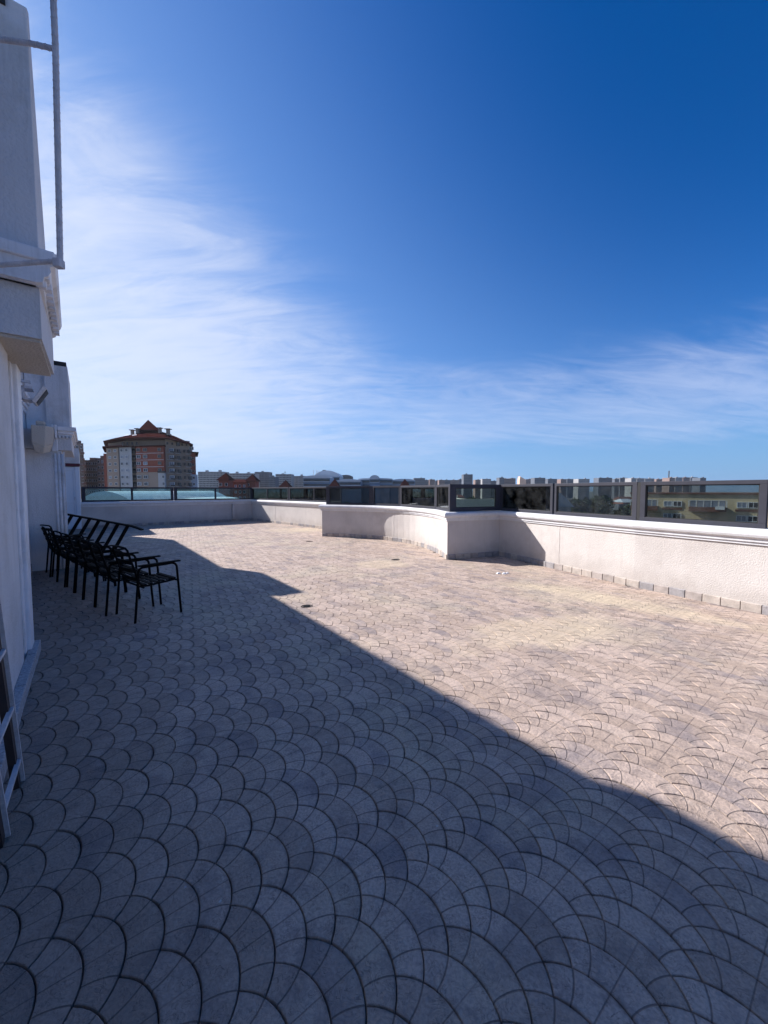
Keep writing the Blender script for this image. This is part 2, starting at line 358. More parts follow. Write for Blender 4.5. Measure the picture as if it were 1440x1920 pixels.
iE, iJ, iC, iA, iB = 1, 2, 3, 3 + len(arcp) - 1, 3 + len(arcp)

floor_poly = [p.copy() for p in path] + [W(-3.2, 5.6), W(-3.2, -.95), W(19.8, -.95)]
def inside(p, poly):
    c = False; j = len(poly) - 1
    for i in range(len(poly)):
        a, b = poly[i], poly[j]
        if (a.y > p.y) != (b.y > p.y) and p.x < (b.x - a.x) * (p.y - a.y) / (b.y - a.y) + a.x: c = not c
        j = i
    return c
cen = XY(-1, 8)
fl = MB(); big = [p + (p - cen).normalized() * .25 for p in floor_poly]
fl.prism([(p.x, p.y) for p in big], -.35, -.014)
floor = fl.build('terrace_floor', M['bed']); tag(floor, kind='structure')

RA = .21; RP = .115; CU = .27; OFA = (-.27, -.0525); OFB = (.27, -.0625)
def isect(c, r=RA):            # upper crossing of circle at origin with circle at c
    mx, my = c[0] / 2, c[1] / 2; d = math.hypot(*c); h = math.sqrt(r * r - d * d / 4)
    px, py = -c[1] / d, c[0] / d
    if py < 0: px, py = -px, -py
    return (mx + px * h, my + py * h)
def arcpts(c, p, q, n, include_last=False):
    a0 = math.atan2(p[1] - c[1], p[0] - c[0]); a1 = math.atan2(q[1] - c[1], q[0] - c[0])
    while a1 - a0 > math.pi: a1 -= 2 * math.pi
    while a1 - a0 < -math.pi: a1 += 2 * math.pi
    return [(c[0] + RA * math.cos(a0 + (a1 - a0) * i / n), c[1] + RA * math.sin(a0 + (a1 - a0) * i / n)) for i in range(n + (1 if include_last else 0))]
Lc, Rc = isect(OFA), isect(OFB); PB = (0, -RP)
rl = isect((PB[0] - OFA[0], PB[1] - OFA[1])); Pl = (OFA[0] + rl[0], OFA[1] + rl[1])
rr = isect((PB[0] - OFB[0], PB[1] - OFB[1])); Pr = (OFB[0] + rr[0], OFB[1] + rr[1])
ring = arcpts((0, 0), Rc, Lc, 12) + arcpts(OFA, Lc, Pl, 3) + arcpts(PB, Pl, Pr, 7) + arcpts(OFB, Pr, Rc, 3)
def inset(r, d):
    out = []; n = len(r)
    for i in range(n):
        a, b, c = r[i - 1], r[i], r[(i + 1) % n]
        n1 = Vector((-(b[1] - a[1]), b[0] - a[0])).normalized(); n2 = Vector((-(c[1] - b[1]), c[0] - b[0])).normalized()
        m = (n1 + n2); m = m / max(.35, m.length_squared / 2) ; m = m if m.length < 2.2 else m.normalized() * 2.2
        out.append((b[0] + m.x * d * .5 * 2 * .5 * 2 / 2, b[1] + m.y * d))
    return out
def inset2(r, d):
    out = []; n = len(r)
    for i in range(n):
        a, b, c = r[i - 1], r[i], r[(i + 1) % n]
        n1 = Vector((-(b[1] - a[1]), b[0] - a[0])).normalized(); n2 = Vector((-(c[1] - b[1]), c[0] - b[0])).normalized()
        m = n1 + n2
        m = m / max(.5, m.length_squared / 2) if m.length > .05 else n1
        out.append((b[0] + m.x * d, b[1] + m.y * d))
    return out
r_out, r_mid, r_in = ring, inset2(ring, .0027), inset2(ring, .0047)
NR = len(ring)
# local frame of a tile: x = outward (v), y = along the wall (u)
def tile_verts():
    return [(p[1], p[0], -.016) for p in r_out] + [(p[1], p[0], -.0016) for p in r_mid] + [(p[1], p[0], 0.0) for p in r_in]
TV = tile_verts()
TF = [tuple(range(2 * NR, 3 * NR))[::-1]]
for k in (0, 1):
    TF += [(k * NR + i, (k + 1) * NR + i, (k + 1) * NR + (i + 1) % NR, k * NR + (i + 1) % NR) for i in range(NR)]
centres = []
for i in range(-14, 76):
    u = 1.79 + CU * i
    off = .125 + (.0525 * i) % RP
    for j in range(-14, 74):
        v = off + RP * j
        P = W(u, v)
        top = W(u, v + .12)
        if inside(top, floor_poly): centres.append((u, v))
def shown(c):
    P = W(*c)
    if P.y < .75: return 99
    x = 720 + FOC * P.x / P.y; y = HORIZ + EYE * FOC / P.y
    if not (-30 < x < 1470 and y < 1960): return 99
    return P.y
order = sorted(centres, key=shown)
near = order[:300]; rest = order[300:]
def finish_tile_mesh(me, tint_list, nt):
    me.materials.append(M['tile'])
    uvl = me.uv_layers.new(name='local'); lv = [0] * len(me.loops); me.loops.foreach_get('vertex_index', lv)
    nv = 3 * NR
    uvl.data.foreach_set('uv', [c for vi in lv for c in (TV[vi % nv][1], TV[vi % nv][0])])
    at_ = me.attributes.new('tint', 'FLOAT', 'FACE')
    at_.data.foreach_set('value', [tint_list[k] for k in range(nt) for _ in TF])
tm = bpy.data.meshes.new('paving_tile'); tm.from_pydata(TV, [], TF); finish_tile_mesh(tm, [0.0], 1)
for (u, v) in near:
    o = bpy.data.objects.new('paving_tile', tm); C.objects.link(o); o.parent = floor
    P = W(u, v); o.location = (P.x + random.uniform(-.0012, .0012), P.y + random.uniform(-.0012, .0012), random.uniform(-.0018, .0014)); o.rotation_euler = (random.uniform(-.004, .004), random.uniform(-.004, .004), ROT + random.uniform(-.005, .005))
vs, fs, tl = [], [], []
ca, sa = math.cos(ROT), math.sin(ROT); nv = 3 * NR
for k, (u, v) in enumerate(rest):
    P = W(u, v); dz = random.uniform(-.0022, .0018); b0 = k * nv
    vs += [(P.x + x * ca - y * sa, P.y + x * sa + y * ca, z + dz) for x, y, z in TV]
    fs += [tuple(i + b0 for i in f) for f in TF]; tl.append(random.random())
fm = bpy.data.meshes.new('paving_tile_field'); fm.from_pydata(vs, [], fs); finish_tile_mesh(fm, tl, len(rest))
fo = bpy.data.objects.new('paving_tile_field', fm); C.objects.link(fo); fo.parent = floor; tag(fo, kind='stuff')

# ================================================================ PARAPET WALLS
def offs(k):                   # mitred outward normal at path[k]
    p = path; n = len(p)
    def nrm(a, b): d = (b - a).normalized(); return Vector((-d.y, d.x, 0))      # left of travel = outside (path runs clockwise)
    a = nrm(p[k - 1], p[k]) if k > 0 else nrm(p[k], p[k + 1]); b = nrm(p[k], p[k + 1]) if k < n - 1 else a
    m = a + b; return m / max(.3, m.length_squared / 2) if k not in (0, n - 1) else a
# path: from the house clockwise; travel direction left side = outward
OUT = [offs(k) for k in range(len(path))]
def sweep(i0, i1, prof, name, m, parent, lift=0.0):
    vs, fs = [], []; n = len(prof)
    for k in range(i0, i1 + 1):
        for o, z in prof:
            q = path[k] + OUT[k] * o; vs.append((q.x, q.y, z))
    for k in range(i1 - i0):
        for j in range(n):
            a = k * n + j; b = k * n + (j + 1) % n; fs.append((a, b, b + n, a + n))
    fs += [tuple(range(n)), tuple(range((i1 - i0) * n, (i1 - i0 + 1) * n))[::-1]]
    mb = MB(); mb.add(vs, fs); return mb.build(name, m, parent)
body_prof = [(0, .0), (0, .885), (.24, .885), (.24, -2.5), (.06, -2.5)]
cap_prof = [(.02, .855), (-.022, .860), (-.022, .893), (-.042, .897), (-.042, .935), (-.060, .942), (-.078, .958), (-.088, .985), (-.088, 1.012),
            (-.078, 1.038), (-.058, 1.054), (-.03, 1.062), (.27, 1.066), (.31, 1.03), (.31, .95), (.26, .9), (.26, .86)]
def brick_mesh(L):
    mb = MB(); g = .004
    x0, x1 = g, L - g
    a = [(x0, 0, 0), (x1, 0, 0), (x1, -.022, 0), (x0, -.022, 0)]; h = .112
    mb.add([(x0, .01, 0), (x1, .01, 0), (x1, .01, h), (x0, .01, h), (x0, -.016, 0), (x1, -.016, 0), (x1, -.016, h - .004), (x0, -.016, h - .004),
            (x0 + .005, -.022, 0), (x1 - .005, -.022, 0), (x1 - .005, -.022, h - .010), (x0 + .005, -.022, h - .010)],
           [(3, 2, 6, 7), (7, 6, 10, 11), (8, 9, 10, 11)[::-1], (0, 3, 7, 4), (1, 5, 6, 2), (4, 7, 11, 8), (5, 9, 10, 6)])
    return mb
_bm = {}
def bricks(i0, i1, parent, dark0=False):
    pts = [path[k] for k in range(i0, i1 + 1)]; BL = .207
    d = [0]
    for a, b in zip(pts, pts[1:]): d.append(d[-1] + (b - a).length)
    def P(s):
        for k in range(len(d) - 1):
            if s <= d[k + 1] + 1e-6: return pts[k].lerp(pts[k + 1], (s - d[k]) / (d[k + 1] - d[k]))
        return pts[-1]
    # break at sharp corners
    n = max(1, round(d[-1] / BL)); L = d[-1] / n
    for k in range(n):
        a, b = P(k * L), P((k + 1) * L); ln = (b - a).length
        key = (round(ln, 2), random.choice('AABBC'))
        if key not in _bm:
            t = brick_mesh(ln).build('brick', M['brick' + key[1]]); _bm[key] = t.data; bpy.data.objects.remove(t)
        o = bpy.data.objects.new('brick', _bm[key]); C.objects.link(o); o.parent = parent
        o.location = (a.x, a.y, random.uniform(-.003, .003)); o.rotation_euler = (0, 0, math.atan2(b.y - a.y, b.x - a.x) + random.uniform(-.006, .006))
def parapet(i0, i1, label, corners):
    r = empty('parapet_wall', (0, 0, 0), 0, label, 'wall')
    sweep(i0, i1, body_prof, 'wall_body', M['plaster'], r)
    sweep(i0, i1, cap_prof, 'coping', M['coping'], r)
    for a, b in corners: bricks(a, b, r)
    return r
w_end = parapet(0, iE, 'shaded low white parapet wall beside the white door, closing the far end of the terrace', [(0, iE)])
w_back = parapet(iE, iJ, 'far low white parapet wall running from the shaded left corner to behind the curved bay', [(iE, iJ)])
w_bay = parapet(iJ, iA, 'low white parapet wall that bends in a concave curve in the middle of the terrace', [(iC, iA)])
w_ret = parapet(iA, iB, 'short shaded white parapet face under the black framed glass, between the curve and the right wall', [(iA, iB)])
w_right = parapet(iB, len(path) - 1, 'long sunlit white parapet wall running along the right side to the frame edge', [(iB, len(path) - 1)])
# pilaster strip and plaster seams on the parapets
def wall_seam(parent, k, t, name='plaster_seam', w=.02, dep=.004):
    a, b = path[k], path[k + 1]; p = a.lerp(b, t); d = (b - a).normalized(); o = Vector((d.y, -d.x, 0))
    mb = MB(); n = 9; L_, R_ = [], []
    for i in range(n + 1):
        z = .125 + (.855 - .125) * i / n; s = random.uniform(-.006, .006)
        for s2, lst in ((-w / 2, L_), (w / 2, R_)): lst.append(p + d * (s + s2 * random.uniform(.6, 1.3)) + o * dep + Vector((0, 0, z)))
    vs = L_ + R_ + [q - o * (dep + .01) for q in L_] + [q - o * (dep + .01) for q in R_]; m = n + 1
    fs = []
    for i in range(n): fs += [(i, i + 1, m + i + 1, m + i), (i, 2 * m + i, 2 * m + i + 1, i + 1), (m + i, m + i + 1, 3 * m + i + 1, 3 * m + i)]
    mb.add(vs, fs); return mb.build(name, M['plaster'], parent)
wall_seam(w_right, iB + 1, .08); wall_seam(w_bay, iC + 9, .3); wall_seam(w_back, iE, .32)
a, b = path[0], path[1]; d = (b - a).normalized(); o_ = Vector((d.y, -d.x, 0)); p = a.lerp(b, .865)
MB().bar(p + o_ * .05 + Vector((0, 0, .12)), p + o_ * .05 + Vector((0, 0, .87)), .26, .12, up=d).build('pilaster', M['plaster'], w_end)

# ================================================================ GLASS RAILINGS
FB, FT = 1.068, 1.682
def line_hit(x, P, Q):
    rx = (x - 720) / FOC; d = Q - P; # X = rx * Y
    t = (rx * P.y - P.x) / (d.x - rx * d.y); return P + d * t
def fence_seg(P, Q, mulls, label, group, gl, wd=.055, thick_ends=(.06, .06), bot=.055, top=.055, dep=.06):
    mid = (P + Q) / 2; ang = math.atan2((Q - P).y, (Q - P).x)
    r = empty('glass_railing', (P.x, P.y, FB), ang, label, 'glass railing', group)
    Lg = (Q - P).length; H = FT - FB
    MB().box(0, Lg, -dep / 2, dep / 2, H - top, H).build('top_rail', M['frame'], r, bevel=.004)
    MB().box(0, Lg, -dep / 2, dep / 2, 0, bot).build('bottom_rail', M['frame'], r, bevel=.004)
    xs = [(0, thick_ends[0])] + [(t * Lg - wd * .4, t * Lg + wd * .4) for t in mulls] + [(Lg - thick_ends[1], Lg)]
    for x0, x1 in xs: MB().box(x0, x1, -dep / 2 + .002, dep / 2 - .002, bot, H - top).build('post', M['frame'], r, bevel=.004)
    for (a, b), (c, d_) in zip(xs, xs[1:]):
        pn = MB().box(b + .003, c - .003, -.004, .004, bot + .003, H - top - .003).build('glass_pane', gl, r)
        g = MB()
        for q in ((b, b + .012, bot, H - top), (c - .012, c, bot, H - top), (b + .012, c - .012, bot, bot + .012), (b + .012, c - .012, H - top - .012, H - top)):
            g.box(q[0], q[1], -.018, .018, q[2], q[3])
        g.build('gasket', M['rubber'], pn)
    return r
def off(k, o): return path[k] + OUT[k] * o
FO = .09
def run(kA, kB, o, edges, mulls, labels, group, gl, **kw):
    P, Q = off(kA, o), off(kB, o)
    for i, (xa, xb) in enumerate(edges):
        a = line_hit(xa, P, Q) if xa is not None else P; b = line_hit(xb, P, Q) if xb is not None else Q
        fence_seg(a, b, mulls[i], labels[i], group, gl, **kw)
G1 = 'glass railing panels on the end parapet'
run(0, iE, FO, [(153, 325.5), (326.5, None)], [[.52], [.50]],
    ['black framed railing with two pale green panes beside the white door', 'black framed railing with two pale green panes ending in the far left corner'], G1, M['glass_clear'], wd=.07, thick_ends=(.12, .10))
G2 = 'glass railing panels on the far back parapet'
run(iE, iJ, FO, [(None, 542), (543.5, 640)], [[.45], [.52]],
    ['grey framed smoked glass railing starting in the far corner, left of the middle pyramid roof', 'grey framed smoked glass railing running behind the black framed front panel of the curve'], G2, M['glass'])
G3 = 'glass railing panels on the curved bay'
# curve: straight frames between points of the curve
c0 = off(iC, FO) ; 
def on_path(x, k0, k1, o):
    for k in range(k0, k1):
        P, Q = off(k, o), off(k + 1, o); h = line_hit(x, P, Q)
        t = (h - P).dot(Q - P) / (Q - P).length_squared
        if -.001 <= t <= 1.001: return h
    return off(k1, o)
cv = [c0 + Vector((.02, 0, 0)), on_path(699, iC, iA, FO), on_path(752, iC, iA, FO), on_path(819, iC, iA, FO), off(iA, FO)]
def fs(i, j, m, lab, **kw):
    a, b = cv[i], cv[j]; d = (b - a).normalized(); fence_seg(a + d * .01, b - d * .01, m, lab, G3, M['glass'], **kw)
fs(0, 1, [], 'black looking railing panel with one wide pane on the left tip of the curved parapet', thick_ends=(.13, .10))
fs(1, 2, [], 'grey railing panel second from the left tip of the curved parapet')
fs(2, 3, [], 'grey railing panel in the deepest part of the curved parapet')
fs(3, 4, [], 'narrow grey railing panel ending at the sharp right tip of the curved parapet')
G4 = 'glass railing panels on the right parapet'
P, Q = off(iA, FO), off(iB, FO); d = (Q - P).normalized()
fence_seg(P - d * .03, Q, [], 'black framed square glass panel facing the camera between the curve and the right wall', G4, M['glass_clear'] if False else glass('light_grey_glass', (.62, .68, .66)), thick_ends=(.16, .15), top=.085, bot=.085)
rp = [off(iB, FO), off(iB + 1, FO), off(iB + 2, FO), off(iB + 3, FO), off(iB + 4, FO), off(iB + 5, FO)]
e1, e2, e3, e4 = on_path(1038, iB, iB + 4, FO), on_path(1041, iB, iB + 4, FO), on_path(1196, iB, iB + 4, FO), on_path(1202, iB, iB + 4, FO)
e5 = on_path(1440, iB, iB + 4, FO)
d = (e1 - rp[0]).normalized()
fence_seg(rp[0] + d * .03, e1, [], 'first railing panel of the right wall, greenish dark glass, touching the black corner panel', G4, M['glass'])
fence_seg(e2, e3, [], 'second grey railing panel of the right wall, between the greenish pane and the double post', G4, M['glass'], wd=.07, thick_ends=(.05, .075))
fence_seg(e4, e5, [], 'widest railing panel of the right wall, with the yellow flats behind its glass', G4, M['glass'], thick_ends=(.075, .075))
fence_seg(e5 + (rp[4] - e5).normalized() * .04, rp[4], [.5], 'grey railing panel of the right wall nearest the camera, at the frame edge', G4, M['glass'])
mb = MB(); q = e3.lerp(e4, .5); mb.bar(q + Vector((0, 0, FB)), q + Vector((0, 0, FT - .005)), .05, .05, up=(e4 - e3)); 
tag(mb.build('fence_post', M['rubber']), 'dark slim post filling the gap between the two largest railing panels on the right', 'post')

# ================================================================ HOUSE ON THE LEFT
house = empty('house', W(5, -2), 0, 'white plastered upper storey of the house rising along the left edge of the terrace', 'house')
def hb(): return LWb(house)
def hp(mb, name, m, label=None, **k):
    o = mb.build(name, m, house, **k)
    if label: o['label'] = label
    return o
hp(hb().box(6.9, 19.5, -6, -.95, -3, 4.66), 'wall', M['house'])
hp(hb().box(-4, 6.899, -6, -.951, -3, 4.84), 'wall', M['house'])
hp(hb().box(-4, 4.40, -.948, -.47, -.1, 2.66), 'wall_pier', M['house'])
hp(hb().box(4.40, 4.68, -.948, -.50, -.1, 2.66), 'wall_recess', M['house_beige'])
hp(hb().box(4.68, 4.92, -.948, -.445, -.1, 2.66), 'corner_trim', M['trim'], bevel=.012)
hp(hb().box(4.60, 4.70, -.90, -.475, -.1, 2.655), 'corner_bead', M['trim'], bevel=.012)
for k in range(-3, 13):          # stone plinth in pieces
    a = .7 + .35 * k
    hp(hb().box(a, min(a + .345, 4.94), -.47, -.405 + random.uniform(-.004, .004), -.03, .10 + random.uniform(-.003, .003)), 'plinth_stone', M['granite'], bevel=.006)
for k in range(26):
    a = 4.95 + .56 * k
    hp(hb().box(a, a + .552, -.948, -.87 + random.uniform(-.005, .005), -.03, .15), 'plinth_stone', M['granite'], bevel=.006)
# boxed-out bay with soffit, cornice and pier above
hp(hb().prism([(3.9, -1.6), (3.9, -.225), (5.02, -.21), (5.02, -1.6)], 2.68, 3.08), 'overhang', M['house'], 'white box shaped overhang above the near wall')
hp(hb().box(3.92, 5.0, -1.6, -.235, 2.655, 2.678), 'soffit', M['house_beige'])
cor = hb()
prof = [(-.24, 3.05), (-.20, 3.06), (-.19, 3.10), (-.165, 3.115), (-.15, 3.15), (-.155, 3.18), (-.125, 3.20), (-.112, 3.235), (-.112, 3.285), (-.9, 3.30), (-.9, 3.05)]
vsc = []; 
for u_, g in ((3.80, 0), (5.25, -.03)):
    vsc += [(u_ + 0, v_ + g, z_ + (.0 if u_ < 4 else .0)) for v_, z_ in prof]
n = len(prof); cor.add(vsc, [(j, (j + 1) % n, n + (j + 1) % n, n + j) for j in range(n)] + [tuple(range(n)), tuple(range(n, 2 * n))[::-1]])
hp(cor, 'cornice', M['trim'], 'moulded white cornice along the overhang')
fc = hb()                         # the cornice returns across the face towards the camera
for z0, z1, u0 in ((3.05, 3.10, 3.86), (3.10, 3.17, 3.83), (3.20, 3.285, 3.77)): fc.box(u0, 3.92, -1.7, -.125 - (3.285 - z1) * .3, z0, z1)
hp(fc, 'cornice_return', M['trim'], bevel=.008)
dn = hb()
for k in range(9): dn.box(3.98 + k * .13, 4.05 + k * .13, -.20, -.158, 3.085, 3.135)
hp(dn, 'dentil_row', M['trim'])
pier = hb(); pier.frustum([W_ for W_ in [(3.9, -1.6, 3.29), (3.9, -.218, 3.29), (4.62, -.205, 3.29), (4.62, -1.6, 3.29)]], [(3.9, -1.6, 5.0), (3.9, -.218, 5.0), (4.0, -.215, 5.06), (4.0, -1.6, 5.06)])
hp(pier, 'upper_pier', M['house'], 'tall tapering white pier above the cornice', bevel=.006)
hp(hb().box(3.885, 4.05, -.95, -.33, 4.93, 5.12), 'roof_cap', M['blackcap'], 'black roofing strip on the pier top')
# relief on the recessed wall
mo = hb()
for z0, z1, v1 in ((3.12, 3.22, -.925), (3.22, 3.30, -.90), (3.30, 3.36, -.875), (3.36, 3.44, -.84)): mo.box(8.6, 14.2, -.948, v1, z0, z1)
hp(mo, 'window_hood', M['trim'], 'moulded white hood above the wall panels', bevel=.008)
hp(hb().box(9.6, 9.85, -.948, -.88, .15, 3.1), 'pilaster_strip', M['trim'], bevel=.01)
hp(hb().box(13.15, 13.5, -.948, -.86, .15, 3.1), 'pilaster_strip', M['trim'], bevel=.01)
hp(hb().box(11.2, 12.5, -.948, -.88, 1.98, 2.62), 'relief_panel', M['trim'], bevel=.02)
hp(hb().box(11.35, 12.35, -.88, -.865, 2.08, 2.52), 'relief_panel', M['trim'], bevel=.01)
hp(hb().tube([(13.10, -.90, .2), (13.10, -.90, 3.1)], .018), 'cable', M['black'])
# balcony beam, its dentils, corner bracket, fluted pilaster, slab above
bal = hb().prism([(9.82, -.94), (9.82, -.20), (11.9, -.20), (11.9, -.94)], 2.33, 2.70)
hp(bal, 'balcony_beam', M['house'])
hp(hb().box(9.80, 9.95, -.50, -.41, 2.3, 2.74), 'beam_block', M['trim'], bevel=.01)
cb = hb()
for z0, z1, e in ((2.60, 2.64, .02), (2.64, 2.70, .045), (2.70, 2.78, .08)): cb.box(9.82 - e, 11.9, -.40, -.20 + e, z0, z1)
hp(cb, 'beam_cornice', M['trim'], bevel=.006)
for k in range(4): hp(hb().box(9.775, 9.815, -.385 + k * .055, -.36 + k * .055, 2.56, 2.60), 'dentil', M['trim'])
for k in range(2): hp(hb().box(9.72, 9.80, -.49 + k * .045, -.455 + k * .045, 2.55, 2.80), 'rib', M['trim'], bevel=.006)
hx = hb(); hx.frustum([(9.5, -.76, 2.42), (9.5, -.58, 2.36), (9.62, -.48, 2.42), (9.75, -.46, 2.46), (9.75, -.76, 2.44)], [(9.5, -.76, 2.74), (9.5, -.56, 2.74), (9.62, -.45, 2.74), (9.75, -.44, 2.74), (9.75, -.76, 2.74)]).frustum([(9.56, -.72, 2.26), (9.56, -.62, 2.22), (9.62, -.55, 2.26), (9.75, -.52, 2.28), (9.75, -.72, 2.28)], [(9.5, -.76, 2.419), (9.5, -.58, 2.359), (9.62, -.48, 2.419), (9.75, -.46, 2.459), (9.75, -.76, 2.439)])
hp(hx, 'corbel', M['house_beige'], bevel=.015)
hp(hb().box(9.6, 9.9, -.70, -.56, 2.742, 2.84), 'corbel_block', M['house_beige'], bevel=.03)
hp(hb().box(9.85, 10.25, -.94, -.36, 0, 2.32), 'pilaster', M['house'])
for k in range(3): hp(hb().tube([(9.85, -.46 + k * .055, .0), (9.85, -.46 + k * .055, 2.26)], .024, 10), 'flute', M['trim'], smooth=True)
hp(hb().box(9.83, 9.86, -.335, -.315, 0, 2.3), 'pilaster_edge', M['trim'])
hp(hb().box(10.85, 12.6, -.62, -.235, 2.78, 4.20), 'upper_slab', M['house'], 'flat topped white block above the balcony beam')
hp(hb().box(10.95, 12.5, -.94, -.62, 2.78, 4.3), 'upper_slab', M['trim'])
hp(hb().box(10.84, 12.6, -.62, -.25, 4.201, 4.29), 'roof_cap', M['blackcap'], 'black strip on top of the upper slab')
# floodlight
fl_ = empty('floodlight', W(8.9, -.7, 3.2), 0, 'grey rectangular floodlight tilted down under the white overhang', 'floodlight')
LWb(fl_).box(8.6, 8.64, -.94, -.66, 3.30, 3.34).box(8.6, 8.64, -.94, -.90, 3.1, 3.35).build('bracket', M['white_steel'], fl_)
LWb(fl_).box(8.55, 8.85, -.78, -.64, 3.20, 3.24).box(8.55, 8.85, -.78, -.64, 3.02, 3.05).box(8.55, 8.6, -.78, -.74, 3.02, 3.24).build('yoke', M['white_steel'], fl_)
hd = LWb(fl_); hd.frustum([(8.5, -.655, 3.0), (8.9, -.655, 3.0), (8.9, -.50, 3.27), (8.5, -.50, 3.27)], [(8.52, -.61, 2.97), (8.88, -.61, 2.97), (8.88, -.46, 3.23), (8.52, -.46, 3.23)])
hd.build('lamp_head', M['white_steel'], fl_, bevel=.006)
LWb(fl_).frustum([(8.54, -.600, 2.985), (8.86, -.600, 2.985), (8.86, -.465, 3.215), (8.54, -.465, 3.215)], [(8.54, -.594, 2.981), (8.86, -.594, 2.981), (8.86, -.459, 3.211), (8.54, -.459, 3.211)]).build('lamp_glass', M['pane'], fl_)
# stair house with the white door at the far end
sh = empty('stair_house', W(19.7, -1.5), 0, 'small white rooftop stair house with a dark red lintel at the far left corner', 'stair house')
LWb(sh).box(19.52, 22.5, -3.2, -.19, 2.60, 3.20).build('wall', M['house'], sh)
LWb(sh).box(19.72, 22.5, -3.2, -.21, -1, 2.598).build('wall_body', M['house'], sh)
LWb(sh).box(19.5, 19.72, -1.25, -.17, 2.49, 2.598).build('lintel', M['maroon'], sh)
dr = LWb(sh).box(19.60, 19.70, -1.1, -.22, .0, 2.47).build('door', M['pvc'], sh); dr['label'] = 'white panelled plastic door'
LWb(sh).box(19.56, 19.60, -.34, -.20, .0, 2.48).build('door_frame', M['pvc'], sh, bevel=.006)
LWb(sh).box(19.575, 19.60, -.40, -.345, .06, 2.40).build('door_stile', M['pvc'], sh, bevel=.004)
for z0, z1 in ((.06, .16), (1.02, 1.12), (2.32, 2.42)): LWb(sh).box(19.575, 19.60, -1.05, -.40, z0, z1).build('door_rail', M['pvc'], sh, bevel=.004)
LWb(sh).tube([(19.54, -.37, 1.15), (19.54, -.37, 1.28)], .012).build('handle', M['white_steel'], dr)

# ================================================================ STEEL LADDERS
# wall ladder of painted reinforcing bar hanging in front of the house wall
Lr = empty('wall_ladder', at(100, 500, 1.3), 0, 'white painted ribbed steel bar frame hanging in the upper left corner', 'bar frame')
def rebar(pts, r, name):
    mb = Lb(Lr); pts = [Vector(p) for p in pts]; mb.tube(pts, r, 10)
    for a, b in zip(pts, pts[1:]):
        n = int((b - a).length / .012); d = (b - a).normalized(); s1 = d.cross(Vector((.3, 1, .2))).normalized(); s2 = d.cross(s1)
        for k in range(n):
            c = a.lerp(b, (k + .5) / n); rg = []
            for j in range(7):
                t = math.pi * j / 6 + (math.pi if k % 2 else 0); rg.append(c + (s1 * math.cos(t) + s2 * math.sin(t)) * (r + .0004) + d * (.004 * math.cos(t)))
            mb.tube(rg, .0009, 4)
    return mb.build(name, M['white_steel'], Lr, smooth=False)
rebar([at(97, -420, 1.28), at(100, 0, 1.3), at(104, 90, 1.3), at(113, 497, 1.3)], .0085, 'upright')
rebar([at(103, 92, 1.3), at(60, 82, 1.3), at(0, 74, 1.3), at(-260, 40, 1.32)], .0075, 'rung')
rebar([at(111, 489, 1.3), at(0, 497, 1.28), at(-260, 517, 1.26)], .0075, 'rung')
rebar([at(-262, -420, 1.28), at(-260, 560, 1.27)], .0085, 'upright')
Lb(Lr).box(*sorted((at(104, 490, 1.3).x, at(118, 490, 1.3).x)), 1.285, 1.31, at(111, 503, 1.3).z, at(111, 487, 1.3).z).build('weld', M['white_steel'], Lr, bevel=.003)

ld = empty('steel_ladder', W(2.6, -.33), 0, 'white and dark brown steel ladder standing against the near left wall', 'ladder')
def LU(): return LWb(ld)
s1a, s1b = (2.74, -.325, 0), (2.12, -.33, 1.75)
s2a, s2b = (2.33, -.335, 0), (1.71, -.34, 1.75)
for a_, b_ in ((s1a, s1b), (s2a, s2b)):
    LU().bar(a_, b_, .022, .012, up=(1, 0, 0)).build('rail', M['white_steel'], ld)
    a2 = (a_[0] - .035, a_[1] - .02, a_[2]); b2 = (b_[0] - .035, b_[1] - .02, b_[2])
    LU().bar(a2, b2, .03, .055, up=(1, 0, 0)).build('rail', M['brown_steel'], ld)
for k in range(6):
    t = .09 + k * .235 / 1.75 * 1.4
    a_ = tuple(p + (q - p) * t for p, q in zip(s1a, s1b)); b_ = tuple(p + (q - p) * (t + .0) for p, q in zip(s2a, s2b))
    LU().bar((a_[0] - .02, a_[1], a_[2]), (b_[0] + .01, b_[1], b_[2]), .02, .016).build('rung', M['white_steel'], ld)

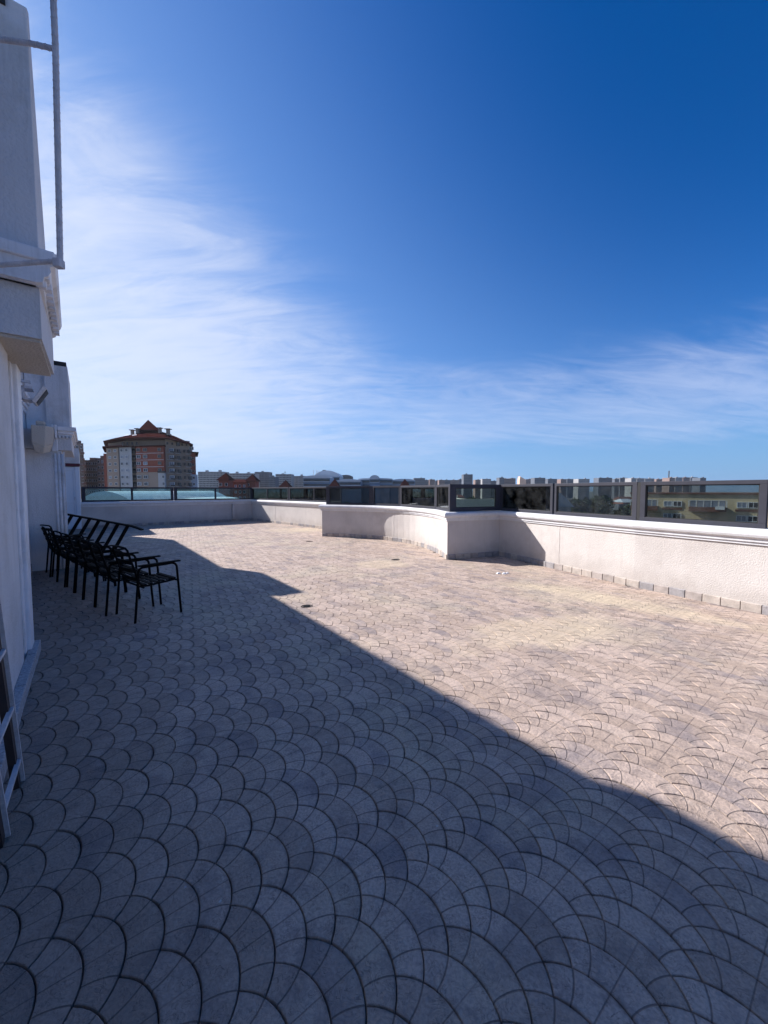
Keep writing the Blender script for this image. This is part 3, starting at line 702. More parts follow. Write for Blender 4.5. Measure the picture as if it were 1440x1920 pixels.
# ================================================================ CHAIRS
def make_chair():
    r = empty('chair'); bk = M['black']
    hw, hd = .275, .245
    for s in (-1, 1):
        mb = MB(); x = s * hw; pts = [(x * 1.02, hd + .015, 0), (x, hd - .02, .585)]
        for k in range(5):
            t = math.pi / 2 * (k + 1) / 5; pts.append((x, hd - .02 - .06 * (1 - math.cos(t)), .585 + .06 * math.sin(t)))
        pts += [(x, -.16, .640)]
        for k in range(4):
            t = math.pi / 2 * (k + 1) / 4; pts.append((x, -.16 - .05 * math.sin(t), .640 - .05 * (1 - math.cos(t))))
        pts.append((x * 1.02, -hd - .02, 0)); mb.tube(pts, .0135, 8).build('side_frame', bk, r, smooth=True)
        MB().box(x - .028, x + .028, -.21, hd + .02, .654, .672).build('armrest', bk, r, bevel=.006)
    # seat-and-back tube loop
    sx = .225; cl = []
    def side(s):
        p = [(s * sx, hd - .02, .425), (s * sx, -.10, .405)]
        for k in range(5):
            t = (k + 1) / 5 * R(75); p.append((s * sx, -.10 - .10 * math.sin(t), .405 + .10 * (1 - math.cos(t))))
        p += [(s * sx, -.285, .80)]
        return p
    a = side(1); b = side(-1)
    top = [(sx - .012, -.294, .850), (sx - .055, -.300, .874), (0, -.312, .884), (-sx + .055, -.300, .874), (-sx + .012, -.294, .850)]
    MB().tube(a + top + b[::-1], .0125, 8).build('back_frame', bk, r, smooth=True)
    MB().tube([(-sx - .05, hd - .02, .42), (sx + .05, hd - .02, .42)], .012, 8).build('cross_bar', bk, r)
    MB().tube([(-sx - .05, -.16, .40), (sx + .05, -.16, .40)], .012, 8).build('cross_bar', bk, r)
    for k in range(6):
        y = hd - .035 - k * .068; z = .443 - k * .0042
        MB().box(-sx, sx, y - .024, y + .024, z - .006, z + .006).build('seat_slat', bk, r)
    for k in range(4):
        z = .50 + k * .100; y = -.205 - (z - .47) / (.80 - .47) * .08
        mb = MB(); n = 6; vs = []
        for i in range(n + 1):
            x = -sx + 2 * sx * i / n; c = -.022 * (1 - (x / sx) ** 2)
            for dz, dy in ((-.025, .008), (.025, -.006)): vs += [(x, y + c + dy + .012, z + dz), (x, y + c + dy + .002, z + dz)]
        fs_ = []
        for i in range(n):
            k0 = i * 4; k1 = k0 + 4; fs_ += [(k0, k1, k1 + 2, k0 + 2), (k0 + 1, k0 + 3, k1 + 3, k1 + 1), (k0, k0 + 1, k1 + 1, k1), (k0 + 2, k1 + 2, k1 + 3, k0 + 3)]
        mb.add(vs, fs_); mb.build('back_slat', bk, r)
    return r
def copy_tree(o, parent=None):
    c = o.copy(); C.objects.link(c); c.parent = parent
    for ch in list(o.children): copy_tree(ch, c)
    return c
chair0 = make_chair()
rng = random.Random(3)
cpos = [(5.585, .575, 0)]
for i in range(1, 9):
    cpos.append((6.10 + (i - 1) * .535, .345 - (i - 1) * .115, rng.uniform(-.09, .09)))
ordn = ['nearest', 'second nearest', 'third nearest', 'fourth nearest', 'middle', 'fourth from the far end', 'third from the far end', 'second from the far end', 'farthest']
for i, (u, v, da) in enumerate(cpos):
    c = chair0 if i == 0 else copy_tree(chair0)
    f = DV * .27 + NV * .963
    if i > 0: f = DV * .235 + NV * .972
    c.location = W(u, v); c.rotation_euler = (0, 0, math.atan2(-f.x, f.y) + da)
    if i == 8: c.location = W(9.95, -.42); c.rotation_euler.z += .25
    extra = {0: 'black slatted armchair standing clear at the near end of the chair row', 8: 'black slatted armchair at the far end of the row, back against the house'}
    tag(c, extra.get(i, 'black slatted armchair, %s in the row of nine' % ordn[i]), 'chair', 'black slatted armchairs in a row along the house')

# slatted frame leaning behind the chairs
fr = empty('slatted_frame', (-6.4, 8.2, 0), 0, 'long black ladder-like slatted metal frame propped up behind the row of chairs', 'slatted frame')
A_, B_ = Vector((-7.3, 8.8, 1.0)), Vector((-5.36, 8.12, .79)); dn_ = Vector((-.26, -.22, -.66))
Lb(fr).bar(A_, B_, .07, .035).build('top_rail', M['black'], fr, bevel=.006)
Lb(fr).bar(B_, B_ + Vector((.26, -.05, -.075)), .07, .03).build('rail_end', M['black'], fr)
Lb(fr).bar(A_ + dn_, B_ + dn_, .06, .035).build('bottom_rail', M['black'], fr, bevel=.006)
for k in range(7):
    t = .10 + k * .142; p = A_.lerp(B_, t)
    Lb(fr).bar(p, p + dn_, .075, .022, up=(.3, 1, 0)).build('slat', M['black'], fr)
for t in (.05, .95):
    p = A_.lerp(B_, t) + dn_; Lb(fr).bar(p, Vector((p.x, p.y, 0)), .04, .04).build('foot', M['black'], fr)

# ================================================================ SMALL THINGS ON THE FLOOR
def drain(x, y, r, label):
    o = empty('floor_drain', (x, y, 0), 0, label, 'drain', 'open floor drains')
    mb = MB(); n = 14; a = [(r * math.cos(6.283 * k / n), r * .8 * math.sin(6.283 * k / n), .0065) for k in range(n)]; b = [(p[0] * .72, p[1] * .72, -.004) for p in a]; c_ = [(p[0] * 1.12, p[1] * 1.12, .001) for p in a]
    mb.add(c_ + a + b, [(i, (i + 1) % n, n + (i + 1) % n, n + i) for i in range(n)] + [(n + i, n + (i + 1) % n, 2 * n + (i + 1) % n, 2 * n + i) for i in range(n)]); mb.build('rim', M['rust'], o)
    g = MB(); g.prism([(p[0], p[1]) for p in b], .001, .0035)
    for k in range(5): g.box(-r * .55, r * .55, -r * .45 + k * r * .2, -r * .38 + k * r * .2, .0036, .009)
    g.build('grate', M['blackcap'], o)
drain(-1.03, 5.05, .075, 'small dark floor drain just outside the tip of the house shadow')
drain(.26, 8.48, .09, 'small dark floor drain in the sun left of the corner of the curved wall')
drain(-2.26, 11.57, .10, 'small dark floor drain out in front of the left tip of the curved wall')
for k, (x, y, s) in enumerate(((2.12, 7.06, .05), (2.22, 7.03, .055), (2.30, 7.07, .035))):
    mb = MB(); r1 = [(s * math.cos(i * 1.047 + k) * random.uniform(.7, 1.2), s * .7 * math.sin(i * 1.047 + k) * random.uniform(.7, 1.2), .001) for i in range(6)]
    mb.frustum(r1, [(p[0] * .5, p[1] * .5, .03 * random.uniform(.6, 1)) for p in r1]); o = mb.build('plaster_crumb', M['scrap'])
    o.location = (x, y, .001); tag(o, ['left', 'largest, middle', 'right'][k] + ' of three white plaster crumbs lying together on the sunlit paving', 'rubble', 'white plaster crumbs')

# ================================================================ THE CITY
GZ = -22.0
gm, nt, b, N, L = mat('city_ground')
g = N.new('ShaderNodeNewGeometry'); v = N.new('ShaderNodeTexVoronoi'); v.inputs['Scale'].default_value = .02; L.new(g.outputs['Position'], v.inputs[0])
cr = N.new('ShaderNodeValToRGB'); L.new(v.outputs['Color'], cr.inputs[0])
cr.color_ramp.elements[0].color = (.05, .06, .03, 1); cr.color_ramp.elements[1].color = (.22, .20, .17, 1)
e = cr.color_ramp.elements.new(.5); e.color = (.10, .10, .08, 1); L.new(cr.outputs[0], b.inputs['Base Color']); b.inputs['Roughness'].default_value = .95
tag(MB().box(-4500, 4500, -1500, 7000, GZ - .5, GZ).build('ground', gm), kind='structure')

M['beige'] = simple('beige_render', (.33, .255, .21), .9, var=.1, scale=.15)
M['greywhite'] = simple('pale_render', (.42, .42, .44), .9, var=.08, scale=.15)
M['red'] = simple('brick_red_render', (.25, .070, .045), .9, var=.12, scale=.2)
M['roof'] = simple('dark_red_roof', (.050, .016, .014), .95, spec=0, var=.15, scale=.3, bump=.3, bscale=3)
M['roofpale'] = simple('roof_edge', (.12, .045, .04), .8, spec=.2)
M['tan'] = simple('tan_block', (.22, .16, .135), .9, var=.12, scale=.15)
M['pink'] = simple('pinkish_block', (.22, .15, .13), .9, var=.1, scale=.1)
M['stonewhite'] = simple('white_block', (.30, .29, .29), .9, var=.12, scale=.05)
M['bluegrey'] = simple('blue_grey_block', (.10, .11, .135), .9, var=.1, scale=.05)
M['bluefac'] = simple('blue_metal_facade', (.10, .17, .27), .4, var=.25, scale=.1)
M['bluedark'] = simple('dark_blue_facade', (.05, .08, .14), .3, var=.3, scale=.2)
M['metalroof'] = simple('pale_metal_roof', (.48, .52, .57), .45, var=.1, scale=.1)
M['yellow'] = simple('yellow_render', (.56, .45, .29), .9, var=.08, scale=.2)
M['brownband'] = simple('brown_band', (.16, .07, .045), .9)
M['balc'] = simple('balcony_dark', (.055, .05, .05), .8)
M['peach'] = simple('peach_stone', (.75, .48, .34), .8)
M['cream'] = simple('cream_roof', (.68, .62, .50), .9, var=.08, scale=.3)
M['wframe'] = simple('white_window_frame', (.62, .62, .64), .6)
M['leaf'] = simple('foliage', (.050, .075, .030), .8, var=.5, scale=.8)
M['bark'] = simple('bark', (.09, .07, .05), .9)

# ---- the big apartment tower
TD = 166.0; S = TD / FOC
tower = empty('apartment_tower', (fx(285, TD), TD + 10, GZ), 0, 'tall beige and brick-red apartment tower with a dark red pyramid roof', 'building')
def T(): return Lb(tower)
zt = lambda y: fz(y, TD)
def tx(x, d=0): return (x - 720) / FOC * (TD + d)
def P2(x, d): return (tx(x, d), TD + d)
def tp(mb, n, m, parent=None, label=None, **k):
    o = mb.build(n, m, parent or tower, **k)
    if label: o['label'] = label
    return o
zt_e = zt(837)
tp(T().prism([P2(203, 5), P2(226, 2), P2(226, 24), P2(207, 30)], GZ, zt_e), 'left_wing', M['beige'])
tp(T().prism([P2(227, 2.0), P2(250, .5), P2(250, 20), P2(227, 20)], GZ, zt_e), 'white_bay', M['greywhite'])
tp(T().prism([P2(225.6, 1.9), P2(227.4, 1.9), P2(227.4, 3), P2(225.6, 3)], GZ, zt_e), 'downpipe', M['balc'])
tp(T().prism([P2(250, 2.2), P2(258, 2.2), P2(258, 20), P2(250, 20)], GZ, zt_e), 'balcony_bay', M['beige'])
tp(T().prism([P2(258, 0), P2(309.5, -2.5), P2(313, -.5), P2(313, 20), P2(258, 20)], zt(885.5), zt_e), 'red_bay', M['red'])
tp(T().prism([P2(258, .2), P2(298, -1.8), P2(298, 20), P2(258, 20)], GZ, zt(885.6)), 'lower_bay', M['beige'])
tp(T().prism([P2(298, -2.1), P2(310, -2.7), P2(313, -.6), P2(313, 20), P2(298, 20)], GZ, zt(887)), 'lower_white_bay', M['greywhite'])
tp(T().prism([P2(313, 0), P2(359, 7), P2(359, 30), P2(313, 30)], GZ, zt(824)), 'right_wing', M['beige'])
tp(T().prism([P2(359, 7.5), P2(369, 10), P2(369, 30), P2(359, 30)], zt(888), zt(846)), 'red_end_bay', M['red'])
tp(T().prism([P2(359, 7.2), P2(372, 10.4), P2(372, 30), P2(359, 30)], GZ, zt(888.2)), 'lower_white_bay', M['greywhite'])
tp(T().prism([P2(207, 7), P2(232, 4), P2(313, 2), P2(313, 26), P2(210, 30)], zt(838), zt(824)), 'top_storey', M['beige'])
# eaves
def slab(pts, z0, z1, m, n='eave'): tp(T().prism(pts, z0, z1), n, m)
slab([P2(196, 4), P2(232, -.6), P2(258, -.4), P2(314, -4.2), P2(314, 12), P2(200, 26)], zt(838.6), zt(837), M['roof'])
slab([P2(196, 3.6), P2(233, -1), P2(233, 1), P2(196, 6)], zt(837), zt(835.6), M['roofpale'])
slab([P2(357, 5), P2(375, 8), P2(373, 30), P2(357, 30)], zt(846), zt(844.8), M['roof'])
# hipped main roof
e0 = [(*P2(198, 2), zt(826.5)), (*P2(220, -1.0), zt(823)), (*P2(270, -3.2), zt(822)), (*P2(315, -3.0), zt(823)), (*P2(365, 5), zt(831)), (*P2(363, 36), zt(831)), (*P2(203, 36), zt(827))]
e1 = [(*P2(250, 14), zt(808)), (*P2(255, 12), zt(808)), (*P2(270, 8), zt(807)), (*P2(312, 8), zt(808)), (*P2(330, 12), zt(811)), (*P2(325, 24), zt(811)), (*P2(250, 24), zt(808))]
tp(T().frustum(e0, e1), 'main_roof', M['roof'])
rim0 = [(p[0], p[1], p[2] - .25) for p in e0]; tp(T().frustum(rim0, [(p[0], p[1], p[2] - .01) for p in e0]), 'roof_rim', M['roofpale'])
tp(T().box(tx(262, 10), tx(303, 10), TD + 9, TD + 20, zt(811), zt(803)), 'roof_drum', M['roof'])
ap = [(*P2(264, 7.5), zt(802)), (*P2(303, 7.5), zt(802)), (*P2(305, 22), zt(802)), (*P2(263, 22), zt(802))]
tp(T().cone(ap, (tx(283, 15), TD + 15, zt(777))), 'pyramid_roof', M['roof'])
tp(T().prism([P2(261, 7.2), P2(306, 7.2), P2(306, 22), P2(261, 22)], zt(803.2), zt(802.1)), 'eave', M['roofpale'])
for x, yb, yt, wd in ((251.5, 809, 804, 4), (318, 810, 802, 5), (261, 807, 801.5, 4), (303, 806, 800, 4)):
    c_ = tp(T().box(tx(x - wd / 2, 6), tx(x + wd / 2, 6), TD + 6, TD + 7.2, zt(yb + 3), zt(yt)), 'chimney', M['beige'])
    tp(T().box(tx(x - wd, 6), tx(x + wd, 6), TD + 5.6, TD + 7.6, zt(yt), zt(yt - 1.2)), 'chimney_cap', M['roof'], c_)
for x, y in ((241, 816.5), (255.5, 816), (298.5, 817)):     # skylights lying on the slope
    tp(T().bar((tx(x, 1), TD + 1.2, zt(y + .9)), (tx(x + .8, 2.6), TD + 2.9, zt(y - 1.1)), 1.7, .25, up=(0, -.5, 1)), 'skylight', M['wframe'])
# windows: a frame with a recessed pane
def window(mb_fn, par, x, yc, wpx, hpx, D0, dep, fm, pm, nm='window', zf=None, mull=True, sx=1.0):
    zf = zf or zt
    X0, X1 = (x - wpx / 2 - 720) / FOC * (D0 + dep), (x + wpx / 2 - 720) / FOC * (D0 + dep); Z0, Z1 = zf(yc + hpx / 2), zf(yc - hpx / 2)
    Yf = D0 + dep; t = min(.13, (X1 - X0) * .12)
    f = mb_fn(); f.box(X0, X1, Yf - .10, Yf + .25, Z1 - t, Z1).box(X0, X1, Yf - .13, Yf + .25, Z0, Z0 + t)
    f.box(X0, X0 + t, Yf - .10, Yf + .25, Z0 + t, Z1 - t).box(X1 - t, X1, Yf - .10, Yf + .25, Z0 + t, Z1 - t)
    if mull: f.box((X0 + X1) / 2 - t * .3, (X0 + X1) / 2 + t * .3, Yf - .08, Yf + .2, Z0 + t, Z1 - t)
    o = f.build(nm, fm, par)
    mb_fn().box(X0 + t, X1 - t, Yf - .05, Yf - .02, Z0 + t, Z1 - t).build('pane', pm, o); return o
rw = random.Random(11)
rows = [844.6, 856.9, 869.4, 881.9, 894.6, 907.2]
for ri, yr in enumerate(rows):
    for x, dep in ((209, 4.2), (219.5, 2.9)): window(T, tower, x, yr, 5.2, 5, TD, dep - .25, M['wframe'], rw.choice([M['pane'], M['pane'], M['pane_pale']]))
    for x, dep in ((231.5, 1.7), (240.5, 1.1)): window(T, tower, x, yr, 5, 5.6, TD, dep - .3, M['wframe'], rw.choice([M['pane'], M['pane'], M['pane_pale']]))
    for x, dep in ((262.5, -.2), (275, -.85)): window(T, tower, x, yr, 7.6, 6.2, TD, dep - .3, M['wframe'] if ri else M['beige'], rw.choice([M['pane'], M['pane_pale']]))
    if ri < 4: window(T, tower, 301.5, yr, 6.4, 6.2, TD, -2.45, M['beige'], M['pane'])
    else: window(T, tower, 308, yr, 5, 6, TD, -3.0, M['wframe'], M['pane'])
    # loggia between white and red bays
    tp(T().box(tx(250.6, 2), tx(257.6, 2), TD + 1.9, TD + 2.18, zt(yr + 5.2), zt(yr - 3.5)), 'loggia_opening', M['pane'])
    tp(T().box(tx(250.3, 1.2), tx(257.7, 1.2), TD + .9, TD + 1.3, zt(yr + 5.4), zt(yr + 1.2)), 'loggia_rail', M['balc'])
for ya in (850.8, 863.2, 875.8): tp(T().prism([P2(258, -.08), P2(309.5, -2.58), P2(309.5, -2.0), P2(258, .3)], zt(ya + .35), zt(ya - .35)), 'string_course', M['wframe'])
for x in (234, 243, 252, 260.5): window(T, tower, x, 830.6, 4, 6, TD, 3.1, M['beige'], M['pane'])
for x, w_, dep in ((317.5, 4.5, .5), (326.5, 3.6, 1.9), (336, 8.5, 3.3), (345, 4, 4.7), (353, 4, 6.0)): window(T, tower, x, 832, w_, 7 if w_ > 6 else 5.4, TD, dep - .2, M['balc'] if w_ > 6 else M['beige'], M['pane'])
for ri, yr in enumerate(rows):
    for x, w_, dep, pm, by in ((324, 8.6, 1.2, M['pane_pale'], 1), (330.8, 3.2, 2.4, M['balc'], 0), (338, 7, 3.2, M['pane'], 1), (348.5, 5, 4.8, M['balc'], 0), (357.5, 7.4, 6.0, M['pane'], 1)):
        window(T, tower, x, yr, w_, 6.4, TD, dep - .4, M['wframe'] if pm is M['pane_pale'] else M['beige'], pm)
        if by:
            bo = tp(T().box(tx(x - w_ * .5, dep), tx(x + w_ * .62, dep), TD + dep - 1.6, TD + dep - .3, zt(yr + 5.6), zt(yr + 4.8)), 'balcony', M['greywhite'])
            tp(T().box(tx(x - w_ * .3, dep - 1.6), tx(x + w_ * .6, dep - 1.6), TD + dep - 1.66, TD + dep - 1.6, zt(yr + 4.8), zt(yr + 2.2)), 'balcony_rail', M['balc'], bo)
tp(T().box(tx(298, -3), tx(312.5, -3), TD - 3.4, TD - 3.2, zt(887), zt(884)), 'terrace_rail', M['balc'])
for yr in rows[1:]: window(T, tower, 364, yr, 4, 4.5, TD, 8.3, M['beige'], M['pane'])
for x in (359.5, 363.5): window(T, tower, x, 838.5, 3.8, 6, TD, 6.5, M['wframe'], M['pane'])

# ---- generic distant block with real window bands
def zD(D): return lambda y: fz(y, D)
def block(x0, x1, ytop, D, m, label, group, cols=None, depth=14, wm=None, roof=True, storey=3.0, cat='building', name='city_block', skew=0.0, winpart=False, dens_=1.0):
    X0, X1 = fx(x0, D), fx(x1, D); zt_ = fz(ytop, D); Wd = X1 - X0
    r = empty(name, ((X0 + X1) / 2, D, GZ), 0, label, cat, group)
    sh_ = (X0 + X1) / 2 * depth / D if X1 < -90 and D < 260 else 0      # these blocks stand askew to the terrace
    Lb(r).prism([(X0, D), (X1, D + skew), (X1 + sh_, D + depth), (X0 + sh_, D + depth)], GZ, zt_).build('wall', m, r)
    if roof:
        q = Lb(r); n_ = max(1, int(Wd / 14))
        for k in range(n_):
            c_ = X0 + Wd * (k + rw.uniform(.3, .7)) / n_; q.box(c_ - 1.6, c_ + 1.6, D + 3, D + 7, zt_, zt_ + rw.uniform(1.2, 2.6))
        q.build('roof_hut', m, r)
    nst = int((zt_ - max(GZ, -14)) / storey); nc = cols or max(2, int(Wd / 3.4)); pitch = Wd / nc
    if winpart:
        for i in range(nst):
            for j in range(nc):
                xc = X0 + pitch * (j + .5); zc_ = zt_ - storey * (i + .62); yy = D + skew * (xc - X0) / Wd
                o = Lb(r).box(xc - pitch * .27, xc + pitch * .27, yy - .12, yy + .3, zc_ - .75, zc_ + .75).build('window', wm or M['wframe'], r)
                Lb(r).box(xc - pitch * .22, xc + pitch * .22, yy - .16, yy - .121, zc_ - .62, zc_ + .62).build('pane', rw.choice([M['pane'], M['pane'], M['pane_pale']]), o)
    else:
        q = Lb(r); q2 = Lb(r)
        for i in range(nst):
            zc_ = zt_ - storey * (i + .62)
            for j in range(nc):
                if rw.random() > dens_: continue
                xc = X0 + pitch * (j + .5); yy = D + skew * (xc - X0) / Wd; hh = .8 if rw.random() > .25 else 1.1
                q.box(xc - pitch * .28, xc + pitch * .28, yy - .15, yy + .3, zc_ - hh, zc_ + .75)
        tag(q.build('windows', wm or M['pane'], r), kind='stuff')
    return r
# blocks left of the tower
GL = 'tan blocks beyond the end parapet'
b1 = block(98, 160, 832, 190, M['tan'], 'tall tan block with stacked balconies rising just right of the white door', GL, cols=8, winpart=True)
for i in range(9):
    z = fz(843, 190) - 3 * i; Lb(b1).box(fx(150, 190), fx(161.5, 190), 188.2, 190, z - 2.4, z - 1.4).build('balcony', M['pink'], b1)
block(160, 184.5, 863, 205, M['tan'], 'lower tan block between the tall balcony block and the big tower', GL, cols=6, winpart=True)
block(184, 197.5, 859.5, 200, M['pink'], 'slim pinkish block with one column of windows beside the big tower', GL, cols=2, winpart=True)
block(196.5, 205, 851, 176, M['red'], 'narrow windowless brick-red slab touching the left side of the big tower', GL, cols=2, roof=False, dens_=0)

# ---- pale housing blocks behind
GM = 'pale housing blocks between the tower and the dome'
mids = [(372, 420, 884.5, 'widest pale block directly right of the big tower', 'stonewhite'), (429, 479, 887.5, 'pale block rising behind the two red pyramid roofs', 'stonewhite'),
        (478, 504.5, 885, 'square grey block right of the two red pyramid roofs', 'bluegrey'), (505, 516, 894, 'low bluish block in the gap left of the pale twin slabs', 'bluegrey'),
        (517, 546, 889, 'pale slab with a rooftop mast above the single red pyramid', 'stonewhite'), (547, 573, 892.5, 'low pale slab left of the blue dome building', 'stonewhite'),
        (392, 431, 888, 'pale block seen in the gap behind the widest slab', 'stonewhite')]
for i, (a_, b_, y_, lab, mm) in enumerate(mids):
    block(a_, b_, y_, 560 + 35 * (i % 3) + (80 if i == 6 else 0), M[mm], lab, GM, cols=max(4, int((b_ - a_) / 2.6)), storey=3.1, depth=20)
mast = Lb(empty('antenna_mast', (fx(535, 600), 600, 30), 0, 'thin antenna mast on the pale slab right of centre left', 'antenna'))
mroot = [o for o in C.objects if o.name.startswith('antenna_mast')][0]
mast.bar((fx(535, 605), 605, fz(889, 605)), (fx(535, 605), 605, fz(883.5, 605)), .5, .5).bar((fx(533, 605), 605, fz(886, 605)), (fx(537, 605), 605, fz(886, 605)), .3, .3).build('mast', M['balc'], mroot)

# ---- red houses with pyramid roofs
def red_house(x0, x1, apex_y, eave_y, D, label, wins=()):
    zf = zD(D); r = empty('red_turret', (fx((x0 + x1) / 2, D), D, GZ), 0, label, 'turret', 'red turrets with pyramid roofs'); m_ = lambda: Lb(r)
    X0, X1 = fx(x0, D), fx(x1, D); Wd = X1 - X0; mg = Wd * .13
    if Wd: m_().box(X0 + mg, X1 - mg, D, D + Wd - mg, GZ, zf(eave_y)).build('wall', M['red'], r)
    m_().cone([(X0, D - mg, zf(eave_y)), (X1, D - mg, zf(eave_y)), (X1, D + Wd, zf(eave_y)), (X0, D + Wd, zf(eave_y))], ((X0 + X1) / 2, D + Wd / 2, zf(apex_y))).build('pyramid_roof', M['roof'], r)
    m_().box(X0, X1, D - mg, D + Wd, zf(eave_y) - .25, zf(eave_y) - .01).build('eave', M['roofpale'], r)
    for x, y, w_, h_ in wins: window(m_, r, x, y, w_, h_, D, -.1, M['wframe'], M['pane'], zf=zf, mull=False)
    return r
red_house(407, 432, 886, 900, 210, 'large brick-red turret with a pyramid roof, the left one of the pair', [(414, 908.5, 6, 6), (425, 908.5, 5, 6)])
red_house(459, 482, 888.5, 902, 225, 'brick-red turret with a pyramid roof, the right one of the pair', [(466, 909, 4, 5)])
red_house(523, 544, 899.5, 913, 230, 'dark red pyramid roof alone above the far railing, left of the dome building')
red_house(616, 637, 897.5, 912, 240, 'dark red pyramid roof in front of the blue dome building')
red_house(750, 769, 897.5, 911, 250, 'dark red pyramid roof farthest right, above the curved railing')
lk = block(430, 462, 904.5, 222, M['red'], 'long brick-red roof range linking the two pyramid turrets', 'red turrets with pyramid roofs', cols=4, winpart=True, roof=False, storey=3.4, name='red_house', cat='house')
Lb(lk).frustum([(fx(429, 221), 221, fz(904.5, 221)), (fx(463, 221), 221, fz(904.5, 221)), (fx(463, 221), 237, fz(904.5, 221)), (fx(429, 221), 237, fz(904.5, 221))],
               [(fx(434, 229), 228, fz(898, 221)), (fx(459, 229), 228, fz(898, 221)), (fx(459, 229), 230, fz(898, 221)), (fx(434, 229), 230, fz(898, 221))]).build('roof', M['roof'], lk)

# ---- blue and silver arched buildings
def arched(x0, x1, ybase, ytop, D, depth, label, m=M['metalroof'], wall=M['bluefac'], bands=2, ygrd=918):
    r = empty('arched_hall', (fx((x0 + x1) / 2, D), D, GZ), 0, label, 'building', 'blue and silver arched buildings'); X0, X1 = fx(x0, D), fx(x1, D)
    zb, ztp = fz(ybase, D), fz(ytop, D)
    Lb(r).box(X0, X1, D, D + depth, GZ, zb).build('facade', wall, r)
    n_ = 18; pts = [(X0 + (X1 - X0) * i / n_, zb + (ztp - zb) * math.sin(math.pi * i / n_) ** .55) for i in range(n_ + 1)]
    q = Lb(r); q.add([(x, D - 1.5, z) for x, z in pts] + [(x, D + depth, z) for x, z in pts] + [(X0, D - 1.5, zb - .8), (X1, D - 1.5, zb - .8), (X0, D + depth, zb - .8), (X1, D + depth, zb - .8)],
        [(i, i + 1, n_ + 2 + i, n_ + 1 + i) for i in range(n_)] + [tuple(range(n_ + 1)) + (2 * n_ + 3, 2 * n_ + 2)])
    q.build('arched_roof', m, r)
    for k in range(bands):
        z = zb - 2.2 - k * 3.6; Lb(r).box(X0 + .5, X1 - .5, D - .2, D + .2, z - .9, z + .6).build('window_band', M['pane'], r)
        Lb(r).box(X0, X1, D - .5, D + .2, z - 1.5, z - 1.1).build('floor_band', M['metalroof'], r)
    return r
arched(590, 637, 893, 882.5, 330, 30, 'silver domed hall, the tallest of the blue and silver buildings', bands=1)
arched(569, 619, 895, 891.5, 300, 24, 'blue hall with white floor bands in front of the silver dome', bands=3)
arched(633, 677, 901.5, 898.5, 300, 24, 'low blue hall right of the silver dome', bands=2)
arched(672, 736, 898, 896.5, 320, 24, 'long blue hall with a flat silver roof in the middle', bands=2)
arched(693, 712, 897, 891, 312, 10, 'small raised silver vault standing up from the long blue hall', bands=1)
arched(735, 778, 900.5, 898, 330, 24, 'blue and silver hall at the right end of the row, above the curved railing', bands=1)
arched(638, 660, 893.5, 890.5, 520, 20, 'grey hall with a low curved top behind the blue halls', m=M['bluegrey'], wall=M['bluegrey'], bands=2)
dk = empty('rooftop_dish', (fx(607, 329), 329, fz(883, 329)), 0, 'small box and flag posts on the crown of the silver dome', 'rooftop mast')
Lb(dk).box(fx(605, 329), fx(611, 329), 329, 331, fz(884, 329), fz(881.5, 329)).build('box', M['bluegrey'], dk)
for x in (588, 594, 597): Lb(dk).bar((fx(x, 328), 328, fz(892, 328)), (fx(x, 328), 328, fz(882, 328)), .35, .35).build('flag_post', M['wframe'], dk)

